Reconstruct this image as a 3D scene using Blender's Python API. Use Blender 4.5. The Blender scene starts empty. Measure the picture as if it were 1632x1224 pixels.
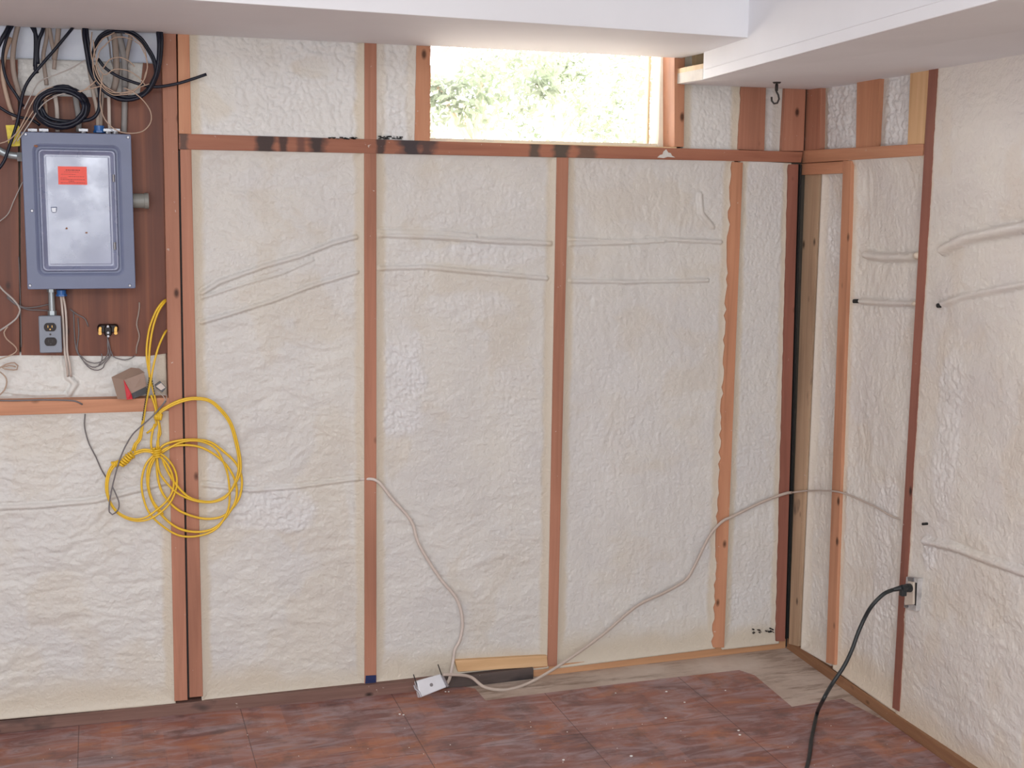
import bpy, bmesh, math, random
import numpy as np
from mathutils import Vector, Matrix

SC = bpy.context.scene
COL = SC.collection
random.seed(5)

# ------------------------------------------------------------------ camera
F = 2050.65; YAW = .3117; PIT = -.1467; ROL = .012
CO = Vector((-2.2509, -3.8365, 1.5768))
FW = Vector((math.sin(YAW)*math.cos(PIT), math.cos(YAW)*math.cos(PIT), math.sin(PIT)))
_r = Vector((math.cos(YAW), -math.sin(YAW), 0)); _u = _r.cross(FW)
RT = _r*math.cos(ROL) + _u*math.sin(ROL)
UP = -_r*math.sin(ROL) + _u*math.cos(ROL)
cd = bpy.data.cameras.new('camera'); cam = bpy.data.objects.new('camera', cd); COL.objects.link(cam)
m = Matrix.Identity(4)
for i in range(3):
    m[i][0] = RT[i]; m[i][1] = UP[i]; m[i][2] = -FW[i]; m[i][3] = CO[i]
cam.matrix_world = m
cd.sensor_fit = 'HORIZONTAL'; cd.sensor_width = 36; cd.lens = F/1632*36
cd.clip_start = .02; cd.clip_end = 200
SC.camera = cam

# ------------------------------------------------------------------ world, lights, exposure
SC.view_settings.view_transform = 'Standard'; SC.view_settings.look = 'None'
SC.view_settings.exposure = -0.01; SC.view_settings.gamma = 1.0
SC.view_settings.use_curve_mapping = False
w = bpy.data.worlds.new('sky'); SC.world = w; w.use_nodes = True
bg = w.node_tree.nodes['Background']; bg.inputs[0].default_value = (1, .985, .95, 1); bg.inputs[1].default_value = 13

def area(name, loc, target, sx, sy, power, col):
    l = bpy.data.lights.new(name, 'AREA'); l.shape = 'RECTANGLE'; l.size = sx; l.size_y = sy
    l.energy = power; l.color = col
    o = bpy.data.objects.new(name, l); COL.objects.link(o); o.location = loc
    o.rotation_euler = (Vector(target)-Vector(loc)).to_track_quat('-Z', 'Y').to_euler()
    return o
area('rear_soft_fill', (-3.0, -6.3, .95), (-1.2, 0, 1.25), 3.0, 1.7, 84, (.92, .96, 1))  # added soft fill from behind the view; wall_front has no door
area('top_fill', (-2.6, -2.6, 2.40), (-1.9, -1.2, 0), 2.6, 1.0, 20, (.95, .97, 1))  # added fill from above to bring out the relief; the ceiling is closed
area('floor_bounce_fill', (-2.4, -4.9, 2.42), (-2.4, -4.8, 0), 1.6, 1.6, 105, (.93, .97, 1))  # added overhead fill, bounced off the pale floor onto the soffit undersides
fl_ = bpy.data.lights.new('camera_flash', 'POINT'); fl_.energy = 29; fl_.shadow_soft_size = .035; fl_.color = (.90, .94, 1)
fo = bpy.data.objects.new('camera_flash', fl_); COL.objects.link(fo); fo.location = CO + UP*.06 - RT*.05 + FW*.02

# ------------------------------------------------------------------ pixel rays onto the room's planes
def ray(x, y): return FW + RT*((x-816)/F) - UP*((y-612)/F)
def bk(x, y, d=0.):
    r = ray(x, y); return CO + r*((d-CO.y)/r.y)
def rt(x, y, d=0.):
    r = ray(x, y); return CO + r*((d-CO.x)/r.x)
def fl(x, y, z=0.):
    r = ray(x, y); return CO + r*((z-CO.z)/r.z)

# ------------------------------------------------------------------ tagging and linking
def tag(o, label=None, cat=None, group=None, kind=None):
    if label: o['label'] = label
    if cat: o['category'] = cat
    if group: o['group'] = group
    if kind: o['kind'] = kind
    return o
def link_mesh(name, me, mat=None, parent=None, smooth=False, recentre=True, bevel=0):
    if recentre and len(me.vertices):
        n = len(me.vertices); a = np.empty(n*3, 'f'); me.vertices.foreach_get('co', a); a = a.reshape(-1, 3)
        c = Vector([float(v) for v in (a.min(0)+a.max(0))/2]); c.z = float(a[:, 2].min())
        me.transform(Matrix.Translation(-c))
    else: c = Vector((0, 0, 0))
    o = bpy.data.objects.new(name, me); COL.objects.link(o)
    o.location = c
    if parent is not None:
        o.parent = parent; o.location = c - world_loc(parent)
    if mat: me.materials.append(mat)
    if smooth:
        me.polygons.foreach_set('use_smooth', [True]*len(me.polygons))
    if bevel:
        b = o.modifiers.new('bevel', 'BEVEL'); b.width = bevel; b.segments = 2; b.limit_method = 'ANGLE'
    return o
def world_loc(o):
    v = o.location.copy()
    while o.parent: o = o.parent; v += o.location
    return v
def empty(name, loc):
    o = bpy.data.objects.new(name, None); COL.objects.link(o); o.location = loc; o.empty_display_size = .05
    return o
def bm_mesh(bm, name='mesh'):
    bmesh.ops.recalc_face_normals(bm, faces=bm.faces)
    me = bpy.data.meshes.new(name); bm.to_mesh(me); bm.free(); return me
def prism(bm, poly, ext):
    """polygon (list of 3-D points) extruded by a vector"""
    ext = Vector(ext)
    a = [bm.verts.new(Vector(p)) for p in poly]; b = [bm.verts.new(Vector(p)+ext) for p in poly]
    n = len(a)
    bm.faces.new(a); bm.faces.new(b[::-1])
    for i in range(n): bm.faces.new((a[i], b[i], b[(i+1) % n], a[(i+1) % n]))
def box(bm, x0, x1, y0, y1, z0, z1):
    prism(bm, [(x0, y0, z0), (x1, y0, z0), (x1, y0, z1), (x0, y0, z1)], (0, y1-y0, 0))
def cyl(bm, a, b, r, n=20, r2=None):
    a = Vector(a); b = Vector(b); d = (b-a)
    q = d.to_track_quat('Z', 'Y'); r2 = r if r2 is None else r2
    ra = []; rb = []
    for i in range(n):
        t = 2*math.pi*i/n; v = Vector((math.cos(t), math.sin(t), 0))
        ra.append(bm.verts.new(a+q@(v*r))); rb.append(bm.verts.new(b+q@(v*r2)))
    bm.faces.new(ra[::-1]); bm.faces.new(rb)
    for i in range(n): bm.faces.new((ra[i], ra[(i+1) % n], rb[(i+1) % n], rb[i]))
def obj(name, bm, mat, parent=None, smooth=False, bevel=0):
    return link_mesh(name, bm_mesh(bm, name), mat, parent, smooth, True, bevel)

# ------------------------------------------------------------------ materials
def newmat(name):
    m = bpy.data.materials.new(name); m.use_nodes = True
    nt = m.node_tree; return m, nt, nt.nodes['Principled BSDF']
def N(nt, t, **kw):
    n = nt.nodes.new(t)
    for k, v in kw.items():
        if isinstance(k, str) and hasattr(n, k): setattr(n, k, v)
    return n
def lk(nt, a, b): nt.links.new(a, b)
def ramp(nt, fac, stops):
    r = nt.nodes.new('ShaderNodeValToRGB'); e = r.color_ramp.elements
    while len(e) < len(stops): e.new(.5)
    for i, (p, c) in enumerate(stops):
        e[i].position = p; e[i].color = (*c, 1) if len(c) == 3 else c
    lk(nt, fac, r.inputs[0]); return r.outputs[0]
def noise(nt, vec, scale, detail=3, rough=.5, dist=0):
    n = nt.nodes.new('ShaderNodeTexNoise'); n.inputs['Scale'].default_value = scale
    n.inputs['Detail'].default_value = detail; n.inputs['Roughness'].default_value = rough
    n.inputs['Distortion'].default_value = dist
    lk(nt, vec, n.inputs['Vector']); return n.outputs['Fac']
def mapping(nt, vec, scale=(1, 1, 1), loc=(0, 0, 0), rot=(0, 0, 0)):
    n = nt.nodes.new('ShaderNodeMapping'); n.inputs['Scale'].default_value = scale
    n.inputs['Location'].default_value = loc; n.inputs['Rotation'].default_value = rot
    lk(nt, vec, n.inputs['Vector']); return n.outputs[0]
def mix(nt, fac, a, b, mode='MIX'):
    n = nt.nodes.new('ShaderNodeMix'); n.data_type = 'RGBA'; n.blend_type = mode
    if isinstance(fac, (int, float)): n.inputs[0].default_value = fac
    else: lk(nt, fac, n.inputs[0])
    for i, v in ((6, a), (7, b)):
        if isinstance(v, tuple): n.inputs[i].default_value = (*v, 1)
        else: lk(nt, v, n.inputs[i])
    return n.outputs[2]
def objvec(nt, rnd=True):
    tc = nt.nodes.new('ShaderNodeTexCoord')
    if not rnd: return tc.outputs['Object']
    oi = nt.nodes.new('ShaderNodeObjectInfo')
    mu = nt.nodes.new('ShaderNodeVectorMath'); mu.operation = 'SCALE'
    cv = nt.nodes.new('ShaderNodeCombineXYZ')
    for i in range(3): lk(nt, oi.outputs['Random'], cv.inputs[i])
    lk(nt, cv.outputs[0], mu.inputs[0]); mu.inputs['Scale'].default_value = 37.
    ad = nt.nodes.new('ShaderNodeVectorMath'); ad.operation = 'ADD'
    lk(nt, tc.outputs['Object'], ad.inputs[0]); lk(nt, mu.outputs[0], ad.inputs[1])
    return ad.outputs[0]
def bump(nt, b, h, strength, dist=.002):
    n = nt.nodes.new('ShaderNodeBump'); n.inputs['Strength'].default_value = strength
    n.inputs['Distance'].default_value = dist
    lk(nt, h, n.inputs['Height']); lk(nt, n.outputs[0], b.inputs['Normal'])
def plain(name, col, rough=.5, metal=0., spec=.5, var=.0, scale=20, emit=None):
    m, nt, b = newmat(name)
    b.inputs['Roughness'].default_value = rough; b.inputs['Metallic'].default_value = metal
    b.inputs['Specular IOR Level'].default_value = spec
    v = objvec(nt)
    f = noise(nt, v, scale, 3)
    k = max(var, .03)
    c = ramp(nt, f, [(.3, tuple(x*(1-k) for x in col)), (.7, tuple(min(1, x*(1+k)) for x in col))])
    lk(nt, c, b.inputs['Base Color'])
    return m

def wood(name, dark, mid, light, axis='z', stain=0., paint=0., rough=.6, grain=1.):
    m, nt, b = newmat(name)
    v = objvec(nt)
    lo, hi = 1.6*grain, 34*grain
    sc = {'z': (hi, hi, lo), 'x': (lo, hi, hi), 'y': (hi, lo, hi)}[axis]
    g = noise(nt, mapping(nt, v, sc), 1.0, 6, .62, .6)
    c = ramp(nt, g, [(.28, dark), (.5, mid), (.72, light)])
    big = noise(nt, mapping(nt, v, {'z': (6, 6, 1.5), 'x': (1.5, 6, 6), 'y': (6, 1.5, 6)}[axis]), 1.0, 2)
    c = mix(nt, .55, c, ramp(nt, big, [(.3, tuple(x*.72 for x in mid)), (.7, tuple(min(1, x*1.25) for x in mid))]))
    # knots and nail holes
    vo = nt.nodes.new('ShaderNodeTexVoronoi'); vo.inputs['Scale'].default_value = 1.
    lk(nt, mapping(nt, v, {'z': (13, 13, 7), 'x': (7, 13, 13), 'y': (13, 7, 13)}[axis]), vo.inputs['Vector'])
    kn = ramp(nt, vo.outputs['Distance'], [(.05, (1, 1, 1)), (.13, (0, 0, 0))])
    c = mix(nt, kn, c, tuple(x*.35 for x in dark))
    if stain:
        st = noise(nt, mapping(nt, v, {'z': (9, 9, 5), 'x': (4.5, 9, 9), 'y': (9, 5, 9)}[axis]), 1., 3, .55)
        sf = ramp(nt, st, [(.67-stain*.22, (0, 0, 0)), (.76-stain*.2, (.9, .9, .9))])
        c = mix(nt, sf, c, (.035, .03, .032))
    if paint:
        st = noise(nt, mapping(nt, v, (60, 60, 60)), 1., 4, .6)
        c = mix(nt, ramp(nt, st, [(.72-.06*paint, (0, 0, 0)), (.76-.06*paint, (.8, .8, .8))]), c, (.62, .55, .5))
    lk(nt, c, b.inputs['Base Color']); b.inputs['Roughness'].default_value = rough
    b.inputs['Specular IOR Level'].default_value = .3
    bump(nt, b, g, .25, .001)
    return m
RED = ((.22, .09, .06), (.41, .185, .12), (.54, .275, .185))
ORG = ((.30, .13, .07), (.53, .25, .145), (.65, .36, .215))
DRK = ((.12, .05, .04), (.27, .105, .075), (.36, .155, .11))
YEL = ((.48, .26, .12), (.68, .43, .23), (.80, .56, .34))
M = {}
M['stud'] = wood('weathered_red_stud', *RED, 'z', paint=.4)
M['stud_o'] = wood('orange_stud', *ORG, 'z', paint=.3)
M['stud_d'] = wood('dark_red_stud', *DRK, 'z', paint=.2)
M['stud_y'] = wood('pale_yellow_stud', *YEL, 'z')
M['led'] = wood('stained_ledger', (.16, .06, .035), (.36, .145, .09), (.46, .21, .13), 'x', paint=.4)
def ledger_stains(m, spots, half):
    nt = m.node_tree; b = nt.nodes['Principled BSDF']; src = b.inputs['Base Color'].links[0].from_socket
    tc = nt.nodes.new('ShaderNodeTexCoord'); sx = nt.nodes.new('ShaderNodeSeparateXYZ'); lk(nt, tc.outputs['Object'], sx.inputs[0])
    nz = noise(nt, mapping(nt, tc.outputs['Object'], (14, 30, 30)), 1., 3)
    c = src
    for cx, wd, col, st in spots:
        a = nt.nodes.new('ShaderNodeMath'); a.operation = 'SUBTRACT'; lk(nt, sx.outputs[0], a.inputs[0]); a.inputs[1].default_value = cx
        q = nt.nodes.new('ShaderNodeMath'); q.operation = 'ABSOLUTE'; lk(nt, a.outputs[0], q.inputs[0])
        d = nt.nodes.new('ShaderNodeMath'); d.operation = 'DIVIDE'; lk(nt, q.outputs[0], d.inputs[0]); d.inputs[1].default_value = wd
        e = nt.nodes.new('ShaderNodeMath'); e.operation = 'MULTIPLY_ADD'; lk(nt, nz, e.inputs[0]); e.inputs[1].default_value = 1.6; lk(nt, d.outputs[0], e.inputs[2])
        f = ramp(nt, e.outputs[0], [(.0, (st, st, st)), (1., (0, 0, 0))]); fr = f.node.color_ramp
        fr.elements[0].position = .72; fr.elements[1].position = 1.0
        mr = nt.nodes.new('ShaderNodeMath'); mr.operation = 'DIVIDE'; lk(nt, e.outputs[0], mr.inputs[0]); mr.inputs[1].default_value = 1.75
        lk(nt, mr.outputs[0], f.node.inputs[0])
        c = mix(nt, f, c, col)
    lk(nt, c, b.inputs['Base Color'])
_cx = (bk(285, 225).x+bk(1280, 250).x)/2
ledger_stains(M['led'], [(bk(px, 230).x-_cx, wpx*.0021, cl, st) for px, wpx, cl, st in (
    (425, 16, (.03, .028, .03), .9), (452, 9, (.04, .03, .03), .85), (505, 18, (.03, .028, .03), .9), (480, 10, (.10, .05, .045), .7), (293, 9, (.07, .055, .05), .8), (607, 9, (.04, .033, .035), .85),
    (655, 24, (.035, .037, .045), .92), (680, 16, (.04, .04, .045), .8), (853, 14, (.06, .07, .06), .8), (895, 20, (.055, .065, .055), .85), (935, 22, (.08, .075, .06), .7))], 1)
M['led_y'] = wood('orange_ledger_side', *ORG, 'y', paint=.2)
M['shelf'] = wood('orange_shelf', *ORG, 'x', paint=.2)
M['plate'] = wood('yellow_plate', *YEL, 'x')
M['plate_o'] = wood('orange_plate', (.3, .15, .07), (.52, .28, .15), (.62, .38, .22), 'x')
M['plate_d'] = wood('dirty_dark_plate', (.07, .042, .036), (.19, .105, .085), (.32, .20, .165), 'x', stain=.15, paint=.5)
M['plate_b'] = wood('blackened_plate', (.03, .028, .03), (.085, .065, .06), (.18, .13, .12), 'x', stain=.3, paint=.3)
M['plate_ry'] = wood('brown_plate_side', (.12, .06, .03), (.28, .14, .075), (.42, .24, .12), 'y', stain=.25, paint=.4)
M['ply'] = wood('varnished_plywood', (.055, .018, .012), (.165, .050, .026), (.33, .115, .05), 'z', rough=.45, grain=.8)
M['corner'] = wood('grimy_tan_stud', (.20, .13, .09), (.47, .32, .21), (.60, .43, .29), 'z', stain=.12, paint=.3)
M['win_wood'] = wood('window_wood', (.55, .36, .18), (.75, .55, .32), (.85, .68, .45), 'z')

def foam_mat(name, a, b2, tint):
    m, nt, b = newmat(name)
    v = objvec(nt)
    f = noise(nt, v, 5., 4, .6)
    c = ramp(nt, f, [(.35, a), (.65, b2)])
    at = nt.nodes.new('ShaderNodeAttribute'); at.attribute_name = 'bub'
    c = mix(nt, at.outputs['Fac'], c, tint)
    ac = nt.nodes.new('ShaderNodeAttribute'); ac.attribute_name = 'cream'
    c = mix(nt, ac.outputs['Fac'], c, tuple(x*y for x, y in zip(a, (.97, .88, .73))))
    lk(nt, c, b.inputs['Base Color'])
    b.inputs['Roughness'].default_value = .42; b.inputs['Specular IOR Level'].default_value = .35
    vo = nt.nodes.new('ShaderNodeTexVoronoi'); vo.feature = 'SMOOTH_F1'; vo.inputs['Scale'].default_value = 130
    wv = nt.nodes.new('ShaderNodeVectorMath'); wv.operation = 'ADD'
    nn = nt.nodes.new('ShaderNodeTexNoise'); nn.inputs['Scale'].default_value = 30
    lk(nt, v, nn.inputs['Vector'])
    s = nt.nodes.new('ShaderNodeVectorMath'); s.operation = 'SCALE'; s.inputs['Scale'].default_value = .03
    lk(nt, nn.outputs['Color'], s.inputs[0]); lk(nt, v, wv.inputs[0]); lk(nt, s.outputs[0], wv.inputs[1])
    lk(nt, wv.outputs[0], vo.inputs['Vector'])
    inv = nt.nodes.new('ShaderNodeMath'); inv.operation = 'MULTIPLY_ADD'; inv.inputs[1].default_value = -1; inv.inputs[2].default_value = 1
    lk(nt, vo.outputs['Distance'], inv.inputs[0])
    n2 = noise(nt, v, 90, 5, .65)
    ad = nt.nodes.new('ShaderNodeMath'); ad.operation = 'ADD'
    lk(nt, inv.outputs[0], ad.inputs[0]); lk(nt, n2, ad.inputs[1])
    bump(nt, b, ad.outputs[0], .5, .0024)
    return m
M['foam'] = foam_mat('cream_foam', (.61, .59, .57), (.66, .635, .59), (.68, .67, .675))
M['foam_r'] = foam_mat('yellow_cream_foam', (.665, .62, .585), (.715, .67, .605), (.73, .705, .69))
M['foam_w'] = foam_mat('white_grey_foam', (.66, .64, .61), (.71, .695, .655), (.74, .735, .73))
M['foam_s'] = foam_mat('sooty_foam', (.50, .48, .47), (.72, .69, .67), (.80, .79, .79))

M['white'] = plain('painted_drywall', (.79, .795, .83), .75, var=.015, scale=3)
M['rawwhite'] = plain('raw_board_edge', (.72, .68, .62), .8, var=.08, scale=25)
M['sheath'] = plain('sheathing', (.30, .25, .2), .8, var=.1)
M['wall'] = plain('room_wall_paint', (.74, .72, .70), .8)
M['dark'] = plain('gap_shade', (.02, .018, .018), .9)  # flat black for the shade painted between the studs
M['foil'] = plain('bluish_white_sheet', (.72, .77, .95), .35, var=.18, scale=9)
M['panel'] = plain('blue_grey_enamel', (.135, .16, .26), .42, metal=0., spec=.45, var=.05, scale=14)
M['paneldoor'] = plain('blue_grey_enamel_door', (.19, .215, .335), .30, metal=0., spec=1.0, var=.10, scale=11)
_nt = M['paneldoor'].node_tree; _b = _nt.nodes['Principled BSDF']
lk(_nt, ramp(_nt, noise(_nt, objvec(_nt), 9, 5, .6), [(.3, (.14, .14, .14)), (.7, (.36, .36, .36))]), _b.inputs['Roughness'])
M['steel'] = plain('bright_steel', (.28, .28, .30), .42, metal=1)
M['galv'] = plain('galvanised_conduit', (.32, .35, .37), .4, metal=.5, var=.1)
M['grey'] = plain('grey_plate', (.22, .245, .30), .45, var=.04)
M['pvc'] = plain('grey_pvc', (.24, .24, .22), .45)
M['black'] = plain('black_cable', (.010, .012, .024), .4, spec=.3)
M['cord'] = plain('black_rubber_cord', (.018, .022, .024), .5)
M['bake'] = plain('black_bakelite', (.016, .009, .009), .4, spec=.25)
M['blue'] = plain('blue_plastic', (.02, .12, .38), .4)
M['yellow'] = plain('yellow_cable', (.78, .49, .03), .38, var=.06)
M['ytag'] = plain('yellow_tag', (.70, .55, .03), .5, var=.25, scale=60)
M['ink'] = plain('black_ink', (.02, .018, .015), .6)
M['tan'] = plain('tan_wire', (.46, .33, .25), .5)
M['beige'] = plain('beige_cable', (.50, .415, .36), .5)
M['beigel'] = plain('off_white_cable', (.60, .52, .47), .5)
M['gwire'] = plain('grey_wire', (.17, .155, .16), .5)
M['gwirel'] = plain('light_grey_wire', (.42, .38, .36), .5)
M['orange'] = plain('red_orange_sticker', (.86, .085, .055), .5)
M['card'] = plain('brown_cardboard', (.29, .20, .155), .8)
M['cardd'] = plain('cardboard_inside', (.40, .29, .24), .8)
M['cardg'] = plain('grey_cardboard', (.10, .105, .115), .7)
M['red'] = plain('red_print', (.55, .015, .03), .5)
M['brass'] = plain('brass', (.42, .25, .08), .4, metal=1)
M['wbox'] = plain('white_fitting', (.68, .68, .72), .45, var=.08, scale=15)
M['wbox2'] = plain('grey_metal_clip', (.30, .28, .30), .4, metal=.6)
M['concrete'] = None
M['wboxd'] = plain('foam_dusted_metal', (.46, .44, .43), .6, var=.25, scale=40)
M['iron'] = plain('dark_iron', (.05, .045, .045), .5, metal=.5)
M['crumb'] = plain('white_crumb', (.8, .78, .75), .8)
M['rust'] = plain('rust', (.25, .11, .06), .8)
M['soot_and_gap'] = plain('black_flakes_and_gaps', (.015, .014, .014), .8)  # flakes and cable stubs, also the shade painted into gaps
M['ivory'] = plain('ivory_receptacle', (.58, .50, .42), .4)
M['vinyl'] = plain('white_window_frame', (.85, .8, .68), .5)

def glass():
    m, nt, b = newmat('window_glass'); nt.nodes.remove(b)
    tr = nt.nodes.new('ShaderNodeBsdfTransparent'); gl = nt.nodes.new('ShaderNodeBsdfGlossy'); gl.inputs['Roughness'].default_value = .02
    fr = nt.nodes.new('ShaderNodeFresnel'); mx = nt.nodes.new('ShaderNodeMixShader')
    lk(nt, fr.outputs[0], mx.inputs[0]); lk(nt, tr.outputs[0], mx.inputs[1]); lk(nt, gl.outputs[0], mx.inputs[2])
    lk(nt, mx.outputs[0], nt.nodes['Material Output'].inputs[0]); return m
M['glass'] = glass()
def leafmat():
    m, nt, b = newmat('sunlit_leaf'); nt.nodes.remove(b)
    v = objvec(nt); c = ramp(nt, noise(nt, v, 2.5, 2), [(.35, (.15, .18, .12)), (.65, (.24, .265, .21))])
    d = nt.nodes.new('ShaderNodeBsdfDiffuse'); t = nt.nodes.new('ShaderNodeBsdfTranslucent')
    lk(nt, c, d.inputs[0]); lk(nt, c, t.inputs[0])
    mx = nt.nodes.new('ShaderNodeMixShader'); lk(nt, d.outputs[0], mx.inputs[1]); lk(nt, t.outputs[0], mx.inputs[2])
    lk(nt, mx.outputs[0], nt.nodes['Material Output'].inputs[0]); return m
M['leaf'] = leafmat()
M['bark'] = plain('pale_bark', (.35, .28, .2), .9)
M['bounce_ground'] = plain('pale_bounce_ground', (.50, .45, .40), .9)  # unseen ground, toned pale so the light it bounces isn't green

def concrete_mat():
    m, nt, b = newmat('dusty_concrete')
    v = objvec(nt, False)
    a = ramp(nt, noise(nt, v, 4, 5, .6), [(.3, (.42, .32, .26)), (.55, (.56, .46, .39)), (.75, (.66, .57, .50))])
    s = ramp(nt, noise(nt, mapping(nt, v, (3, 14, 3)), 1.5, 5, .7), [(.5, (0, 0, 0)), (.72, (1, 1, 1))])
    c = mix(nt, s, a, (.22, .155, .115))
    lk(nt, c, b.inputs['Base Color']); b.inputs['Roughness'].default_value = .7
    bump(nt, b, noise(nt, v, 60, 4), .2, .002)
    return m
M['concrete'] = concrete_mat()
def tile_mat():
    m, nt, b = newmat('worn_red_parquet_tile')
    v = objvec(nt, False)
    vr = mapping(nt, v, (1, 1, 1), rot=(0, 0, .0))
    ck = nt.nodes.new('ShaderNodeTexChecker'); ck.inputs['Scale'].default_value = 1/.235
    lk(nt, vr, ck.inputs['Vector'])
    def strips(rot):
        br = nt.nodes.new('ShaderNodeTexBrick')
        lk(nt, mapping(nt, vr, (1, 1, 1), rot=(0, 0, rot)), br.inputs['Vector'])
        br.inputs['Scale'].default_value = 1; br.inputs['Brick Width'].default_value = .235
        br.inputs['Row Height'].default_value = .0587; br.inputs['Mortar Size'].default_value = .0008
        br.offset = 0; br.inputs['Bias'].default_value = 0
        br.inputs['Color1'].default_value = (0, 0, 0, 1); br.inputs['Color2'].default_value = (1, 1, 1, 1); br.inputs['Mortar'].default_value = (.3, .3, .3, 1)
        return br.outputs['Color']
    st = mix(nt, ck.outputs['Fac'], strips(0), strips(math.pi/2))
    bw = nt.nodes.new('ShaderNodeRGBToBW'); lk(nt, st, bw.inputs[0])
    tone = ramp(nt, bw.outputs[0], [(0, (.15, .07, .065)), (.5, (.27, .105, .08)), (1, (.42, .15, .085))])
    big = noise(nt, v, 5, 4, .6)
    c = mix(nt, .5, tone, ramp(nt, big, [(.35, (.17, .09, .09)), (.65, (.38, .14, .09))]))
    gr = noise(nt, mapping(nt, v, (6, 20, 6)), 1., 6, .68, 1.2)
    c = mix(nt, ramp(nt, gr, [(.42, (.05, .05, .05)), (.66, (.68, .68, .68))]), c, (.43, .34, .355))  # streaks lifted to grey, painting in the window's sheen
    c = mix(nt, ramp(nt, noise(nt, mapping(nt, v, (4, 9, 4), loc=(3, 1, 0)), 1., 5, .65, .8), [(.52, (0, 0, 0)), (.68, (.7, .7, .7))]), c, (.46, .17, .075))
    c = mix(nt, ramp(nt, noise(nt, v, 11, 4, .65), [(.53, (0, 0, 0)), (.70, (.55, .55, .55))]), c, (.10, .065, .065))
    # tile seams
    b2 = nt.nodes.new('ShaderNodeTexBrick'); lk(nt, vr, b2.inputs['Vector']); b2.offset = 0
    b2.inputs['Scale'].default_value = 1; b2.inputs['Brick Width'].default_value = .235*2; b2.inputs['Row Height'].default_value = .235*2
    b2.inputs['Mortar Size'].default_value = .0015
    c = mix(nt, ramp(nt, b2.outputs['Fac'], [(0, (0, 0, 0)), (1, (.6, .6, .6))]), c, (.06, .035, .035))
    lk(nt, c, b.inputs['Base Color'])
    lk(nt, ramp(nt, noise(nt, v, 8, 3), [(.3, (.35, .35, .35)), (.7, (.6, .6, .6))]), b.inputs['Roughness'])
    b.inputs['Specular IOR Level'].default_value = .4
    bump(nt, b, gr, .12, .001)
    return m
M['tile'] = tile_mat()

# ------------------------------------------------------------------ room shell
ZC = 2.45; YB = .105; XR = .105; XL = -4.6; YF = -6.5
ZW = bk(686, 226).z                                       # window sill height
WX0 = bk(686, 150).x - .02; WX1 = -.470
bm = bmesh.new(); box(bm, XL-.1, XR+.1, YF-.1, YB+.1, -.1, 0); floor = tag(obj('floor', bm, M['concrete']), kind='structure')
bm = bmesh.new(); box(bm, XL-.1, XR+.1, YF-.1, YB+.1, ZC, ZC+.1); tag(obj('ceiling', bm, M['white']), kind='structure')
bm = bmesh.new()
box(bm, XL, WX0, YB, YB+.06, 0, ZC); box(bm, WX1, XR, YB, YB+.06, 0, ZC); box(bm, WX0, WX1, YB, YB+.06, 0, ZW); box(bm, WX0, WX1, YB, YB+.06, 2.3, ZC)
tag(obj('wall_back', bm, M['sheath']), kind='structure')
bm = bmesh.new(); box(bm, XR, XR+.06, YF, YB+.06, 0, ZC); tag(obj('wall_right', bm, M['sheath']), kind='structure')
bm = bmesh.new(); box(bm, XL-.06, XL, YF, YB, 0, ZC); tag(obj('wall_left', bm, M['wall']), kind='structure')
bm = bmesh.new(); box(bm, XL, XR, YF-.06, YF, 0, ZC); tag(obj('wall_front', bm, M['wall']), kind='structure')

# tile sheet laid on the slab: open (bare concrete) in the corner
T = [(XL, -2.3), (-.03, -2.3), (-.03, -1.3)]  # tile stops early out of view so the pale slab bounces light up
pts = [Vector((a, b, 0)) for a, b in T]
pts += [fl(1425, 1158), fl(1341, 1115), fl(1262, 1128), fl(1203, 1078), fl(1178, 1069.5), fl(990, 1091), fl(774, 1118), fl(757, 1099), fl(740, 1096)]
pts += [Vector((fl(560, 1112).x, fl(560, 1112).y, 0)), Vector((fl(0, 1171).x, fl(0, 1171).y, 0)), Vector((XL, fl(0, 1171).y, 0))]
from mathutils.geometry import tessellate_polygon
bm = bmesh.new(); n_ = len(pts); lo_ = [bm.verts.new((p.x, p.y, 0.0005)) for p in pts]; hi_ = [bm.verts.new((p.x, p.y, .0035)) for p in pts]
for tri in tessellate_polygon([[Vector((p.x, p.y, 0)) for p in pts]]):
    bm.faces.new([hi_[i] for i in tri]); bm.faces.new([lo_[i] for i in tri][::-1])
for i in range(n_): bm.faces.new((lo_[i], lo_[(i+1) % n_], hi_[(i+1) % n_], hi_[i]))
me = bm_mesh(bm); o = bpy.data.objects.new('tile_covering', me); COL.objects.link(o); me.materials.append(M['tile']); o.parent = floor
o.location = -floor.location

# ------------------------------------------------------------------ soffits (boxed-in beams)
ZS1 = 2.010; ZS2 = 1.929
def s1y(x): return -.686 + (.127/1.471)*(x+1.975)
bm = bmesh.new()
prism(bm, [(XL, s1y(XL), ZS1), (-.46, s1y(-.46), ZS1), (-.46, .0, ZS1-.0), (XL, .0, ZS1+.0)], (0, 0, ZC-ZS1))
tag(obj('trim_1', bm, M['white'], bevel=.002), kind='structure')
e0 = Vector((-.472, -.179, ZS2)); e1 = Vector((-.706, -1.858, ZS2))
def s2x(y): return e0.x + (e1.x-e0.x)*(y-e0.y)/(e1.y-e0.y)
bm = bmesh.new()
yy = -4.0
v0 = [(s2x(-.179), -.179, ZS2), (.10, -.179, ZS2), (.10, yy, ZS2+.055), (s2x(yy), yy, ZS2)]
tp = [(a, b, ZC) for a, b, c in v0]
A = [bm.verts.new(p) for p in v0]; B = [bm.verts.new(p) for p in tp]
bm.faces.new(A); bm.faces.new(B[::-1])
for i in range(4): bm.faces.new((A[i], B[i], B[(i+1) % 4], A[(i+1) % 4]))
s2 = tag(obj('trim_2', bm, M['white'], bevel=.002), kind='structure')
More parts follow.
